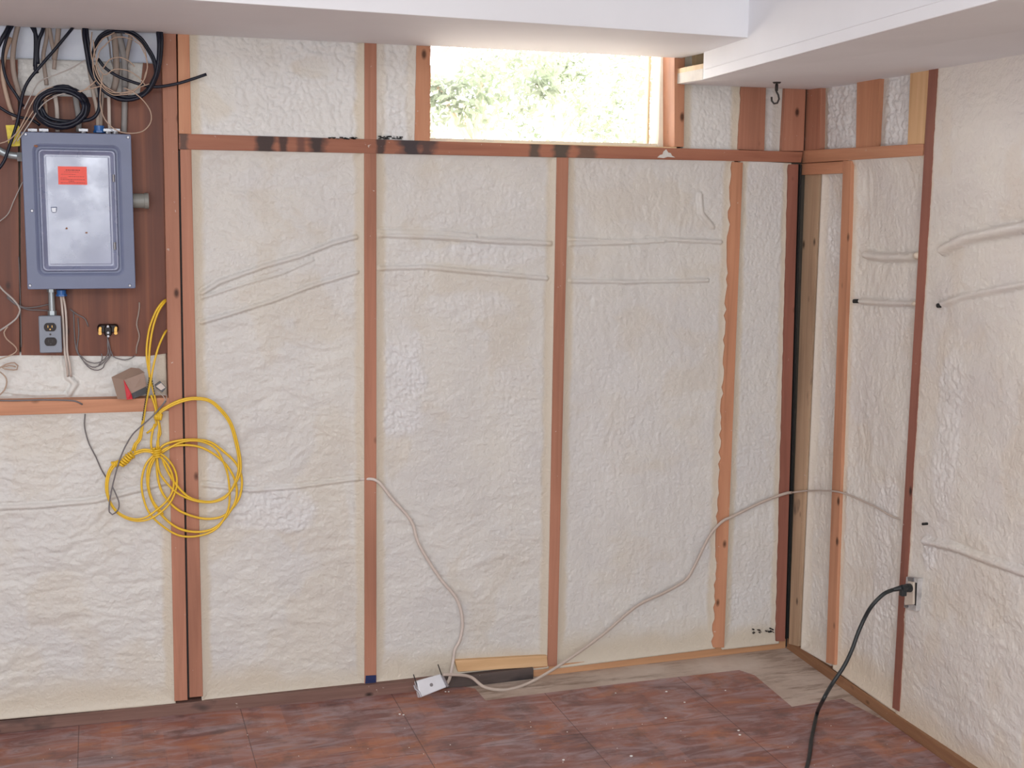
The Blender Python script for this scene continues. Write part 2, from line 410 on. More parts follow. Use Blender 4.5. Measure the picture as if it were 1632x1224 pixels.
# the far end of the right soffit: its underside board runs on to the wall, unpainted edge on the left
bm = bmesh.new(); prism(bm, [(s2x(-.18), -.18, ZS2), (-.462, .0, ZS2), (.10, .0, ZS2), (.10, -.18, ZS2)], (0, 0, .022))
e = obj('end_board', bm, M['white'], s2)
bm = bmesh.new(); prism(bm, [(s2x(-.18)-.001, -.18, ZS2+.001), (-.474, .012, ZS2+.001), (-.474, .012, ZS2+.033), (s2x(-.18)-.001, -.18, ZS2+.033)], (.03, 0, 0))
obj('board_edge', bm, M['rawwhite'], s2)
bm = bmesh.new(); prism(bm, [(s2x(-.18)+.0, -.18, ZS2+.033), (-.474, .012, ZS2+.033), (-.474, .012, ZS2+.048), (s2x(-.18)+.0, -.18, ZS2+.048)], (.06, 0, 0))
obj('nailing_strip', bm, M['win_wood'], s2)
# thin bead along the soffit face
bm = bmesh.new(); a = Vector((s2x(-.2), -.2, ZS2+.028)); b = Vector((s2x(-2.6), -2.6, ZS2+.028))
prism(bm, [a+Vector((-.002, 0, 0)), b+Vector((-.002, 0, 0)), b+Vector((-.002, 0, .003)), a+Vector((-.002, 0, .003))], (.004, 0, 0)); obj('corner_bead', bm, M['white'], s2)

# ------------------------------------------------------------------ framing lumber
def jag(p, q, n, amp, ax):
    out = []
    for i in range(n+1):
        t = i/n; v = p.lerp(q, t)
        if 0 < i < n: v = v + ax*(random.uniform(-1, .35)*amp)
        out.append(v)
    return out
def board(name, label, cat, quad, mat, depth=.088, d=0., plane='b', jl=0, jr=0, group=None, bevel=.0015):
    """quad: pixel corners TL, TR, BR, BL of the face; the board runs back from the face"""
    fn = bk if plane == 'b' else rt
    tl, tr, br, bl = [fn(x, y, d) for x, y in quad]
    ax = (tr-tl).normalized()
    L = jag(bl, tl, max(2, int((tl-bl).length/.02)), jl, ax) if jl else [bl, tl]
    Rr = jag(tr, br, max(2, int((tr-br).length/.02)), jr, -ax) if jr else [tr, br]
    bm = bmesh.new(); prism(bm, L+Rr, (0, depth, 0) if plane == 'b' else (depth, 0, 0))
    return tag(obj(name, bm, mat, bevel=0 if (jl or jr) else bevel), label, cat, group)
G1 = 'wall studs'
W = 'wall_stud'; C1 = 'stud'
board(W, 'reddish full-height stud at the right edge of the electrical bay', C1, [(257, 40), (280.5, 40), (299, 1116), (278, 1118)], M['stud'], d=-.001)
board(W, 'knotty stud above the ledger, sistered beside the electrical bay stud', C1, [(283, 44), (301.5, 47), (305, 214), (285, 213)], M['stud_o'])
board(W, 'knotty lower stud behind the yellow cable coil, tight beside the electrical bay stud', C1, [(287, 238), (305, 238), (323.6, 1110), (302, 1112)], M['stud'])
board(W, 'short upper stud between the wide bubbly foam panel and the narrow one', C1, [(581, 64), (600.3, 65), (600.3, 224), (581, 223)], M['stud'])
board(W, 'lower wall stud with a dark blue stained foot, left of the white junction box', C1, [(580.5, 243), (600, 243), (600, 1090), (581, 1090)], M['stud'])
board(W, 'rough-edged stud forming the left side of the window', C1, [(664, 70), (686, 70), (685, 225), (661, 225)], M['stud_o'], jl=.001, jr=.002)
board(W, 'lower wall stud under the middle of the window', C1, [(887.5, 249), (906.5, 249), (888, 1062), (872.5, 1062)], M['stud'])
board(W, 'lower stud with a ragged bark edge, under the right soffit end', C1, [(1167, 258), (1184, 259), (1154, 1032), (1137, 1032)], M['stud_o'], jl=.006)
board(W, 'dark red corner stud on the window wall', C1, [(1257, 262), (1272.5, 262), (1251, 1022), (1237, 1022)], M['stud_d'], jl=.002)
board(W, 'orange stud with pale sunlit side, right side of the window', C1, [(1075, 78), (1092, 78), (1090, 234), (1075, 234)], M['stud_o'], depth=.15)
board(W, 'wide reddish short board between the window and the hook', C1, [(1183, 128), (1221, 128), (1218, 240), (1176, 238)], M['stud'], d=.012, jl=.004)
board(W, 'short red stud right behind the hook, in the corner of the window wall', C1, [(1252, 128), (1285, 132), (1281, 241), (1246, 241)], M['stud'], d=.006)
board(W, 'short red corner stud above the ledger on the right-hand wall', C1, [(1286, 132), (1308, 132), (1306, 238), (1282, 240)], M['stud'], depth=.09, d=.004, plane='r', jr=.001)
board(W, 'short wide orange board above the right-hand ledger, between two grey foam patches', C1, [(1366, 124), (1402, 112), (1396, 233), (1364, 238)], M['stud_o'], depth=.09, d=.006, plane='r', jr=.003)
board(W, 'short pale yellow stud above the right-hand ledger', C1, [(1451, 104), (1482, 98), (1472, 230), (1446, 231)], M['stud_y'], depth=.09, d=.002, plane='r')
board(W, 'long purplish red stud carrying the outlet on the right-hand wall', C1, [(1481, 100), (1495, 100), (1432.5, 1134), (1422, 1128)], M['stud_d'], depth=.09, d=-.003, plane='r', jr=.001)
board(W, 'slim orange stud between the corner and the outlet stud', C1, [(1343.5, 256), (1356.5, 256), (1330, 1060), (1316, 1056)], M['stud_o'], depth=.09, d=0., plane='r')
board(W, 'grimy tan corner stud on the right-hand wall, recessed in foam', C1, [(1283, 276), (1306, 276), (1272, 1030), (1257, 1026)], M['corner'], depth=.09, d=.012, plane='r', jr=.003)
board('blocking_board', 'tiny pale wood block glimpsed above the raw end of the right soffit', 'board', [(1108, 72), (1126, 72), (1126, 108), (1108, 108)], M['win_wood'], depth=.05, d=-.004)
board('ledger_board', 'long reddish ledger with black stains running under the window', 'ledger board', [(285, 213), (1280, 242), (1277, 259), (285, 238)], M['led'], d=-.002)
board('ledger_board', 'orange ledger on the right-hand wall, corner to outlet stud', 'ledger board', [(1279, 240), (1471, 229), (1470, 248), (1278, 260)], M['led_y'], d=-.002, plane='r')
board('blocking_board', 'short yellowish block under the right-hand ledger at the corner', 'board', [(1276, 261), (1343, 257), (1342, 276), (1275, 279)], M['led_y'], d=.001, plane='r')
board('shelf_board', 'orange horizontal board under the electrical bay carrying the torn carton', 'shelf board', [(-60, 641), (270, 634), (270, 655), (-60, 664)], M['shelf'], d=0)
# bottom plates: front faces stand on the floor
def plate(name, label, a, b, mat, h=.041, depth=.09, plane='b'):
    a = fl(*a); b = fl(*b); a.z = b.z = 0
    bm = bmesh.new(); u = Vector((0, 0, h))
    prism(bm, [a, b, b+u, a+u], (0, depth, 0) if plane == 'b' else (depth, 0, 0))
    return tag(obj(name, bm, mat, bevel=.0015), label, 'bottom plate')
plate('bottom_plate', 'dirty dark brown bottom plate along the floor under the electrical bay and first foam panels', (-80, 1178), (700, 1100), M['plate_d'], .040)
plate('bottom_plate', 'blackened bottom plate behind the white junction box', (700, 1100), (850, 1082), M['plate_b'], .038)
plate('bottom_plate', 'orange yellow bottom plate running to the room corner', (850, 1079), (1252, 1033), M['plate_o'], .034)
plate('bottom_plate', 'brown bottom plate along the right-hand wall', (1253, 1033), (1640, 1312), M['plate_ry'], .038, .07, 'r')
board('blocking_board', 'pale yellow block lying on the blackened plate right of the junction box', 'board', [(725, 1053), (872, 1045), (873, 1062), (730, 1071)], M['plate'], depth=.08, d=-.004)

# plywood backboard behind the electrical gear
PY = .045
def flatpoly(name, label, cat, px, mat, d, th, parent=None, kind=None, plane='b', bevel=0):
    fn = bk if plane == 'b' else rt
    bm = bmesh.new(); prism(bm, [fn(x, y, d) for x, y in px], (0, th, 0) if plane == 'b' else (th, 0, 0))
    return tag(obj(name, bm, mat, parent, bevel=bevel), label, cat, None, kind)
flatpoly('plywood_backboard', 'varnished red brown plywood behind the electrical panel', 'plywood board', [(32, 152), (150, 155), (222, 158), (228, 100), (260, 104), (266, 563), (232, 568), (34, 566)], M['ply'], PY, .012)
flatpoly('plywood_backboard', 'narrow dark plywood strip at the far left edge beside the panel', 'plywood board', [(-60, 95), (28, 95), (31, 566), (-60, 570)], M['ply'], PY-.004, .012)
flatpoly('foil_sheet', 'bluish white sheet behind the cable coils under the soffit', 'sheet', [(-60, 10), (262, 24), (262, 106), (-60, 94)], M['foil'], .085, .004)
flatpoly('corner_gap_shade', 'thin black strip standing in for the shaded gap of the room corner', 'strip', [(1275, 262), (1278, 262), (1255.5, 1030), (1253, 1030)], M['soot_and_gap'], .012, .01)  # black sheet paints the shade in the corner gap
flatpoly('stud_gap_shade', 'black strip standing in for the shaded gap between the two sistered studs beside the electrical bay', 'strip', [(280, 240), (287.5, 240), (302.5, 1112), (298, 1112)], M['dark'], .004, .06)  # shade between the studs, put in as a black strip

# ------------------------------------------------------------------ window
win = tag(empty('window_1', ((WX0+WX1)/2, .15, ZW)), kind='structure')
bm = bmesh.new(); Zt = 2.3
fx0, fx1 = WX0, WX1
box(bm, fx1-.024, fx1, .088, .15, ZW, Zt); box(bm, fx0, fx0+.03, .10, .15, ZW, Zt)
box(bm, fx0, fx1, .10, .15, ZW, ZW+.016); box(bm, fx0, fx1, .10, .15, Zt-.03, Zt)
obj('window_frame', bm, M['vinyl'], win, bevel=.002)
bm = bmesh.new(); box(bm, fx1-.050, fx1-.043, .12, .15, ZW+.01, Zt-.03); obj('sash_bead', bm, M['win_wood'], win)
bm = bmesh.new(); box(bm, fx0+.02, fx1-.01, .128, .132, ZW+.01, Zt-.02); obj('glass_pane', bm, M['glass'], win)
bm = bmesh.new(); box(bm, fx0-.0, fx1, -.001, .10, ZW-.012, ZW+.002); obj('window_sill', bm, M['win_wood'], win)

# outside
bm = bmesh.new(); box(bm, -25, 25, .3, 50, .9, 1.0); tag(obj('ground', bm, M['bounce_ground']), kind='structure')
def tree(label, px, py, dist, scale, n, seed):
    rnd = random.Random(seed)
    r = ray(px, py); c = CO + r*((dist-CO.y)/r.y)
    t = tag(empty('garden_tree', (c.x, c.y, 1.0)), label, 'tree')
    bm = bmesh.new(); cyl(bm, (c.x, c.y, .98), (c.x+.1, c.y, c.z), .07*scale, 10, .03*scale)
    for k in range(5):
        a = rnd.uniform(0, 6.28); cyl(bm, (c.x+.05, c.y, c.z-.6*scale), (c.x+math.cos(a)*.7*scale, c.y+math.sin(a)*.7*scale, c.z+rnd.uniform(0, .5)*scale), .025*scale, 8, .01)
    obj('trunk', bm, M['bark'], t)
    bm = bmesh.new()
    cl = [(Vector((rnd.gauss(0, .62), rnd.gauss(0, .5), rnd.gauss(0, .34)))*scale, rnd.uniform(.16, .34)*scale) for _ in range(26)]
    for i in range(n):
        cc, cr = rnd.choice(cl)
        p = c + cc + Vector((rnd.gauss(0, 1), rnd.gauss(0, 1), rnd.gauss(0, 1)))*cr*.55
        s = rnd.uniform(.035, .06)*scale**.5
        a = Vector((rnd.gauss(0, 1), rnd.gauss(0, 1), rnd.gauss(0, 1))).normalized(); b = a.orthogonal().normalized()
        q = [p-a*s, p-b*s*.45, p+a*s, p+b*s*.45]
        bm.faces.new([bm.verts.new(v) for v in q])
    obj('foliage', bm, M['leaf'], t)
tree('leafy tree outside, at the left part of the window', 745, 130, 5.5, .8, 2600, 3)
tree('leafy tree outside, behind the middle of the window', 880, 135, 9.5, 1.1, 2400, 8)
tree('leafy tree outside, at the right part of the window', 1010, 150, 14., 1.5, 2400, 12)

# ------------------------------------------------------------------ spray foam
def hashn(ix, iy, s):
    h = (ix.astype(np.int64)*374761393 + iy.astype(np.int64)*668265263 + s*1442695041) & 0x7fffffff
    h = ((h ^ (h >> 13))*1274126177) & 0x7fffffff
    return ((h ^ (h >> 16)) & 0xffff)/65535.
def vnoise(u, v, s):
    iu = np.floor(u); iv = np.floor(v); fu = u-iu; fv = v-iv
    fu = fu*fu*(3-2*fu); fv = fv*fv*(3-2*fv)
    a = hashn(iu, iv, s); b = hashn(iu+1, iv, s); c = hashn(iu, iv+1, s); d = hashn(iu+1, iv+1, s)
    return (a*(1-fu)+b*fu)*(1-fv)+(c*(1-fu)+d*fu)*fv
def fbm(u, v, s, o=4, g=.5):
    t = 0; a = 1; n = 0
    for k in range(o):
        t = t+a*(vnoise(u*2**k+k*7.3, v*2**k+k*3.1, s+k)-.5); n += a; a *= g
    return t/n*2
def worley(u, v, s):
    iu = np.floor(u); iv = np.floor(v); best = np.full(u.shape, 9.)
    for dx in (-1, 0, 1):
        for dy in (-1, 0, 1):
            cx = iu+dx; cy = iv+dy
            px = cx+.15+.7*hashn(cx, cy, s); py = cy+.15+.7*hashn(cx, cy, s+5)
            best = np.minimum(best, (u-px)**2+(v-py)**2)
    return np.sqrt(best)
def seg_dist(U, V, pl):
    best = np.full(U.shape, 9.)
    for (ax, ay), (bx, by) in zip(pl[:-1], pl[1:]):
        dx, dy = bx-ax, by-ay; L = dx*dx+dy*dy+1e-12
        t = np.clip(((U-ax)*dx+(V-ay)*dy)/L, 0, 1)
        best = np.minimum(best, np.hypot(U-ax-t*dx, V-ay-t*dy))
    return best
def smooth(x, a, b):
    t = np.clip((x-a)/(b-a), 0, 1); return t*t*(3-2*t)
def foam(label, quad, plane='b', base=.012, ridges=(), blobs=(), bub=.15, bsize=.016, wr=.0016, mat='foam', res=.0042, seed=1, edge=.014, low=.004, vert=False, thick=.014, rim=0.):
    fn = bk if plane == 'b' else rt
    tl, tr, br, bl = [fn(x, y, 0) for x, y in quad]
    ku = 0 if plane == 'b' else 1
    wd = max(abs(tr[ku]-tl[ku]), abs(br[ku]-bl[ku])); ht = abs(tl.z-bl.z)
    nu = max(6, int(wd/res)); nv = max(6, int(ht/res))
    s, t = np.meshgrid(np.linspace(0, 1, nu+1), np.linspace(0, 1, nv+1))
    def bil(k): return (tl[k]*(1-s)+tr[k]*s)*(1-t)+(bl[k]*(1-s)+br[k]*s)*t
    Uw = bil(ku); Z = bil(2)
    U = Uw + 3.; V = Z + 1.
    if vert: U, V = V, U
    wu = fbm(U*5, V*5, seed+50, 3)*.05; wv = fbm(U*5, V*5, seed+60, 3)*.05
    h = low*fbm(U*3.2+wu, V*4.5, seed, 3)
    # flowing folds, horizontal
    fold = np.abs(fbm(U*5+wu*22, V*17+wv*24, seed+11, 4))
    h += wr*2.0*(fold-.25)*(.35+1.3*vnoise(U*4, V*4, seed+15))
    h += wr*1.3*fbm(U*38+wu*30, V*74+wv*60, seed+21, 4, .65)
    # bubbles
    mask = np.full(U.shape, bub)
    for (cx, cy, rx, ry, a) in blobs:
        c = fn(cx, cy, 0); sc = .0021 if plane == 'b' else .0035
        d = np.hypot((Uw-c[ku])/(rx*sc), (Z-c.z)/(ry*.0021)) + .35*fbm(U*16, V*16, seed+31, 3)
        mask = np.maximum(mask, a*(1-smooth(d, .7, 1.15))) if a > 0 else mask*(smooth(d, .7, 1.15))
    mask = mask*(.75+.5*fbm(U*9, V*9, seed+41, 3)).clip(0, 1.3)
    wu2 = fbm(U*28, V*28, seed+70, 3)*.9; wv2 = fbm(U*28, V*28, seed+80, 3)*.9
    b1 = 1-np.clip(worley(U/bsize+wu2, V/bsize/1.0+wv2, seed+3), 0, 1)**1.6*1.1
    b2 = 1-np.clip(worley(U/bsize*2.1+wu2*1.5, V/bsize*2.1+wv2, seed+4), 0, 1)**1.6
    h += mask*(.0085*(b1-.6)+.0040*(b2-.5))*(bsize/.016)**.8 + .0017*(b2-.5)
    # thin smooth skin along the studs and at the foot of the bay, creamier than the thick foam
    eu = np.minimum(s, 1-s)*wd; band = 1-smooth(eu + .006*fbm(U*22, V*22, seed+44, 2), .022, .040)
    foot = 1-smooth((1-t)*ht + .05*fbm(U*5, V*5, seed+45, 3), .03, .12)
    if ht < .6: foot = foot*0
    skin = np.maximum(band, foot)
    if wd < .2: skin = skin*.5
    h *= 1.22*(1-.72*skin)
    mask = mask*(1-.8*skin)
    patch = smooth(fbm(U*6.5+wu*8, V*5+wv*8, seed+46, 4), .08, .34)*(1-np.clip(mask*1.6, 0, 1))
    cream = np.clip(np.maximum(skin*.85, patch*.36), 0, 1)
    # buried cables
    for (pl, r, amp) in ridges:
        P = [fn(x, y, 0) for x, y in pl]; pp = [(p[ku], p.z) for p in P]
        d = seg_dist(Uw, Z, pp) * (1+.12*fbm(U*20, V*20, seed+90, 2))
        bumpz = np.sqrt(np.clip(1-(d/r)**2, 0, 1))*amp*1.35
        groove = -.0035*np.exp(-((d-r*1.15)/(r*.35))**2)
        h = h*(1-.8*(d < r)) + bumpz + groove
    # edges rise to meet the studs
    de = np.minimum(np.minimum(s, 1-s)*wd, np.minimum(t, 1-t)*ht)
    k = 1-np.exp(-de/edge)
    depth = rim+(base-rim)*k - h*smooth(de, .002, .022) + .002*(de < .001)
    P = np.empty((nv+1, nu+1, 3))
    P[..., 2] = Z
    if plane == 'b': P[..., 0] = Uw; P[..., 1] = depth
    else: P[..., 1] = Uw; P[..., 0] = depth
    me = bpy.data.meshes.new('spray_foam'); nvt = (nu+1)*(nv+1)
    idx = np.arange(nvt).reshape(nv+1, nu+1)
    a = idx[:-1, :-1].ravel(); b = idx[:-1, 1:].ravel(); c = idx[1:, 1:].ravel(); d = idx[1:, :-1].ravel()
    quads = np.stack([a, d, c, b], 1)
    # back side so that the foam has real thickness
    bord = list(idx[0, :]) + list(idx[1:, -1]) + list(idx[-1, :-1][::-1]) + list(idx[1:-1, 0][::-1])
    bp = P.reshape(-1, 3)[bord].copy()
    if plane == 'b': bp[:, 1] = base+thick
    else: bp[:, 0] = base+thick
    vs = np.vstack([P.reshape(-1, 3), bp]); nb = len(bord)
    side = np.array([[bord[i], nvt+i, nvt+(i+1) % nb, bord[(i+1) % nb]] for i in range(nb)])[:, ::-1]
    fq = np.vstack([quads, side]); nf = len(fq)
    me.vertices.add(len(vs)); me.vertices.foreach_set('co', vs.astype('f').ravel())
    me.loops.add(nf*4); me.loops.foreach_set('vertex_index', fq.astype('i').ravel())
    me.polygons.add(nf); me.polygons.foreach_set('loop_start', np.arange(0, nf*4, 4, dtype='i'))
    me.update(calc_edges=True); me.validate()
    at = me.attributes.new('bub', 'FLOAT', 'POINT')
    at.data.foreach_set('value', np.concatenate([np.clip(mask*.9+.12*fbm(U*6, V*6, seed+99, 3), 0, 1).ravel(), np.zeros(nb)]).astype('f'))
    a2 = me.attributes.new('cream', 'FLOAT', 'POINT')
    a2.data.foreach_set('value', np.concatenate([cream.ravel(), np.ones(nb)]).astype('f'))
    o = link_mesh('spray_foam', me, M[mat], smooth=True)
    tag(o, label, 'foam insulation', 'spray foam panels between the studs')
    return o
R = [  # cable ridges in pixels
]
foam('wide lower foam panel at the far left, under the shelf board', [(-50, 660), (272, 655), (280, 1122), (-50, 1152)], seed=2, wr=.0026, bub=.12,
     ridges=[([(-50, 812), (60, 808), (150, 800), (205, 786), (272, 768)], .009, .006)], blobs=[(60, 770, 90, 40, .3)])
foam('lumpy white foam strip between plywood and shelf board', [(-50, 566), (266, 561), (268, 641), (-50, 645)], base=.05, rim=.05, seed=3, bub=.35, bsize=.03, mat='foam_w',
     ridges=[([(104, 575), (108, 605), (120, 615), (108, 634)], .011, .010), ([(5, 628), (60, 634), (105, 632)], .006, .005)])
foam('grey white foam above the electrical panel behind the cable coils', [(-50, 86), (262, 98), (262, 162), (-50, 152)], base=.066, rim=.066, seed=4, bub=.6, bsize=.022, mat='foam_w', thick=.015)
foam('tall lower foam panel with three slanting buried cables, right of the yellow coil', [(303, 236), (583, 240), (583, 1096), (322, 1122)], seed=5, wr=.0022, bub=.08,
     ridges=[([(322, 468), (350, 450), (420, 425), (480, 408), (530, 388), (568, 378)], .0085, .008), ([(322, 475), (380, 456), (450, 436), (500, 414)], .006, .005),
             ([(322, 514), (370, 500), (440, 478), (500, 455), (570, 434)], .0075, .007), ([(325, 774), (400, 783), (470, 778), (572, 764)], .007, .005)],
     blobs=[(430, 285, 75, 16, .5), (520, 330, 35, 40, .35), (430, 815, 80, 35, .8), (380, 780, 40, 20, .5), (550, 430, 40, 110, .3), (500, 600, 60, 80, .2)])
foam('bubbly upper foam panel between the electrical bay and the stud left of the window', [(298, 40), (584, 58), (583, 226), (302, 217)], seed=6, bub=1.0, bsize=.021, wr=.0015, mat='foam_w', blobs=[(340, 140, 30, 50, -.6), (500, 110, 30, 20, -.5)])
foam('narrow bubbly foam panel left of the window', [(598, 62), (667, 66), (665, 228), (598, 226)], seed=7, bub=1.05, bsize=.024, mat='foam_w')
foam('lower foam panel with two level buried cables, under the left half of the window', [(598, 240), (889, 246), (875, 1066), (598, 1090)], seed=8, wr=.0018, bub=.10,
     ridges=[([(604, 374), (700, 378), (780, 384), (878, 388)], .0095, .009), ([(604, 368), (700, 370), (760, 376)], .006, .005), ([(604, 428), (680, 426), (760, 434), (872, 444)], .0085, .008)],
     blobs=[(740, 320, 130, 45, .55), (780, 405, 100, 18, .8), (750, 490, 80, 25, .6), (640, 620, 40, 90, 1.), (840, 640, 55, 90, .45), (640, 440, 40, 60, .4), (750, 930, 100, 60, .2), (830, 800, 50, 120, .3)])
foam('lower foam panel crossed by the beige cable, under the right half of the window', [(904, 246), (1171, 255), (1140, 1034), (887, 1066)], seed=9, wr=.0014, bub=.22, vert=True,
     ridges=[([(910, 382), (1000, 386), (1060, 382), (1150, 386)], .0085, .007), ([(910, 390), (1000, 388), (1060, 385)], .006, .006), ([(910, 448), (1000, 450), (1130, 447)], .0075, .007), ([(1118, 310), (1120, 340), (1138, 362)], .010, .007)],
     blobs=[(960, 280, 60, 25, .4), (980, 700, 90, 150, .4), (930, 560, 30, 200, .35), (1090, 800, 50, 90, .3)])
foam('narrow lower foam panel beside the dark corner stud on the window wall', [(1182, 256), (1262, 260), (1242, 1026), (1152, 1036)], seed=10, bub=.5, wr=.0012, bsize=.014, vert=True)
foam('small grey foam panel above the ledger, right of the window', [(1093, 70), (1188, 90), (1182, 242), (1092, 238)], seed=11, bub=.8, bsize=.013, base=.022, rim=.016, mat='foam_w', vert=True)
foam('slim grey foam strip behind the iron hook', [(1218, 120), (1254, 122), (1249, 244), (1215, 243)], seed=12, bub=.4, base=.03, rim=.02, mat='foam_s')
foam('sooty foam patch nearest the corner above the right-hand ledger', [(1303, 128), (1369, 118), (1367, 242), (1301, 246)], 'r', base=.026, rim=.02, seed=13, bub=1., bsize=.02, mat='foam_s', vert=True)
foam('sooty foam patch above the right-hand ledger beside the pale yellow stud', [(1399, 108), (1454, 96), (1450, 236), (1393, 240)], 'r', base=.026, rim=.02, seed=14, bub=.9, bsize=.024, mat='foam_s', vert=True)
foam('slim foam panel between the corner and the slim orange stud', [(1304, 272), (1345, 270), (1318, 1062), (1270, 1034)], 'r', base=.034, rim=.012, edge=.02, seed=15, bub=.3, mat='foam_r', vert=True, blobs=[(1320, 380, 14, 40, .8)])
foam('foam panel between the slim orange stud and the outlet stud', [(1351, 254), (1476, 246), (1428, 1138), (1326, 1066)], 'r', base=.026, edge=.03, seed=16, bub=.22, wr=.0018, mat='foam_r', vert=True, low=.007,
     ridges=[([(1372, 406), (1400, 410), (1440, 410), (1468, 406)], .014, .016), ([(1364, 480), (1400, 483), (1460, 484)], .0095, .014)], blobs=[(1400, 900, 20, 160, .6)])
foam('broad foam surface at the far right, beyond the outlet stud', [(1488, 100), (1700, 40), (1640, 1300), (1426, 1138)], 'r', base=-.001, edge=.008, seed=17, bub=.13, wr=.0016, mat='foam_r', low=.008, res=.005, thick=.03,
     ridges=[([(1505, 398), (1540, 380), (1600, 368), (1700, 350)], .016, .015), ([(1498, 487), (1540, 472), (1590, 462), (1700, 440)], .010, .010), ([(1475, 862), (1520, 872), (1570, 890), (1640, 915)], .012, .010)],
     blobs=[(1510, 700, 18, 160, .7), (1600, 930, 60, 120, .25), (1480, 880, 10, 30, .9)])

# ------------------------------------------------------------------ cables
def catmull(P, step=.008):
    P = [Vector(p) for p in P]
    if len(P) == 2: P = [P[0], P[0].lerp(P[1], .33), P[0].lerp(P[1], .66), P[1]]
    Q = [P[0]*2-P[1]]+P+[P[-1]*2-P[-2]]; out = []
    for i in range(1, len(Q)-2):
        a, b, c, d = Q[i-1:i+3]; n = max(1, int((c-b).length/step))
        for k in range(n):
            t = k/n
            out.append(.5*((2*b)+(c-a)*t+(2*a-5*b+4*c-d)*t*t+(3*b-a-3*c+d)*t**3))
    out.append(P[-1]); return out
def tube(bm, pts, r, flat=1., n=8, raw=False):
    pts = pts if raw else catmull(pts)
    rings = []; up = None
    for i, p in enumerate(pts):
        t = (pts[min(i+1, len(pts)-1)]-pts[max(i-1, 0)])
        if t.length < 1e-7: t = Vector((0, 0, 1))
        t.normalize()
        if up is None: up = t.orthogonal().normalized() if flat == 1 else (Vector((0, 1, 0))-t*t.y).normalized()
        up = (up-t*up.dot(t)); up = up.normalized() if up.length > 1e-5 else t.orthogonal().normalized()
        sd = t.cross(up)
        rings.append([bm.verts.new(p+up*(r*flat*math.sin(6.28318*k/n))+sd*(r*math.cos(6.28318*k/n))) for k in range(n)])
    for a, b in zip(rings[:-1], rings[1:]):
        for k in range(n): bm.faces.new((a[k], a[(k+1) % n], b[(k+1) % n], b[k]))
    bm.faces.new(rings[0][::-1]); bm.faces.new(rings[-1])
def P3(px, d, plane='b'):
    fn = bk if plane == 'b' else rt
    return [fn(p[0], p[1], p[2] if len(p) > 2 else d) for p in px]
def cable(name, label, cat, px, r, mat, d=-.01, flat=1., group=None, plane='b'):
    """px: one polyline or several strands of one and the same cable"""
    bm = bmesh.new()
    for s in (px if isinstance(px[0], list) else [px]): tube(bm, P3(s, d, plane), r, flat)
    return tag(obj(name, bm, M[mat], smooth=True), label, cat, group)
def cr(ox, oy, k, pts): return [(ox+p[0]/k, oy+p[1]/k, *p[2:]) for p in pts]
K1 = 4.709; K4 = 4.3706
def c1(pts): return cr(0, 0, K1, pts)
def c3(pts): return cr(0, 440, K1, pts)
def c4(pts): return cr(100, 600, K4, pts)
def ring(cx, cy, rx, ry, a0=0, a1=360, n=22, d=-.02, wob=2., seed=0, dd=0.):
    rnd = random.Random(seed); out = []
    for i in range(n+1):
        a = math.radians(a0+(a1-a0)*i/n)
        out.append((cx+rx*math.cos(a)+rnd.uniform(-wob, wob), cy-ry*math.sin(a)+rnd.uniform(-wob, wob), d+dd*i/n))
    return out
# yellow cable
ye = []
ye.append(c3([(1262, 172, .03), (1225, 190, -.005), (1170, 265), (1120, 400), (1100, 560), (1112, 690), (1135, 800), (1160, 900), (1182, 1040)]))
ye.append(c3([(1262, 176, .03), (1232, 200, -.005), (1185, 275), (1145, 400), (1122, 560), (1120, 700), (1120, 800), (1090, 980), (1065, 1120), (1040, 1224)])+c4([(500, 470), (485, 520)]))
ye.append(c3([(1262, 398, .03), (1235, 430), (1190, 530), (1155, 660), (1130, 790), (1095, 960), (1075, 1100), (1055, 1224)])+c4([(515, 470), (500, 520)]))
ye.append(c4([(615, 130), (640, 200), (655, 270), (672, 350), (665, 420), (668, 500)]))
ye.append(c4([(655, 270), (700, 225), (800, 172), (900, 150), (1010, 160), (1090, 215), (1165, 310), (1205, 420), (1235, 560), (1238, 660), (1205, 740), (1150, 820), (1060, 868), (960, 868), (870, 835), (780, 740), (720, 640), (690, 560)]))
ye.append(c4([(650, 280), (700, 238), (790, 190), (900, 160), (1010, 170), (1085, 225), (1158, 320), (1195, 430), (1222, 560), (1222, 660), (1190, 760), (1130, 845), (1040, 876), (950, 872), (860, 845), (770, 790), (680, 680), (655, 560)]))
ye.append(c4([(650, 545), (700, 480), (800, 448), (920, 440), (1030, 458), (1130, 530), (1210, 610), (1247, 710), (1235, 830), (1180, 920), (1110, 975), (1010, 992), (900, 972), (790, 920), (700, 820), (665, 720), (655, 620), (655, 560)]))
ye.append(c4([(655, 550), (720, 500), (830, 478), (950, 490), (1060, 545), (1150, 630), (1205, 740), (1208, 850), (1165, 940), (1080, 1040), (980, 1080), (860, 1075), (760, 1030), (660, 930), (605, 820), (588, 700), (605, 610), (650, 540)]))
ye.append(c4([(690, 530), (820, 460), (950, 450), (1060, 500), (1125, 610), (1155, 720), (1162, 860), (1140, 960), (1070, 1060), (960, 1108), (830, 1112), (720, 1060), (610, 960), (560, 840), (550, 720), (580, 610), (640, 540)]))
ye.append(c4([(655, 545), (610, 640), (598, 760), (630, 870), (700, 960)]))
ye.append(c4([(495, 530), (560, 510), (640, 520), (720, 565), (780, 650), (795, 750), (760, 860), (690, 940), (600, 995), (500, 1005), (400, 965), (335, 890), (302, 790), (310, 690), (345, 620), (390, 600)]))
ye.append(c4([(495, 545), (570, 522), (650, 540), (720, 600), (765, 690), (770, 780), (730, 860), (660, 925), (570, 985), (480, 990), (385, 945), (325, 860), (312, 760), (330, 670), (370, 610)]))
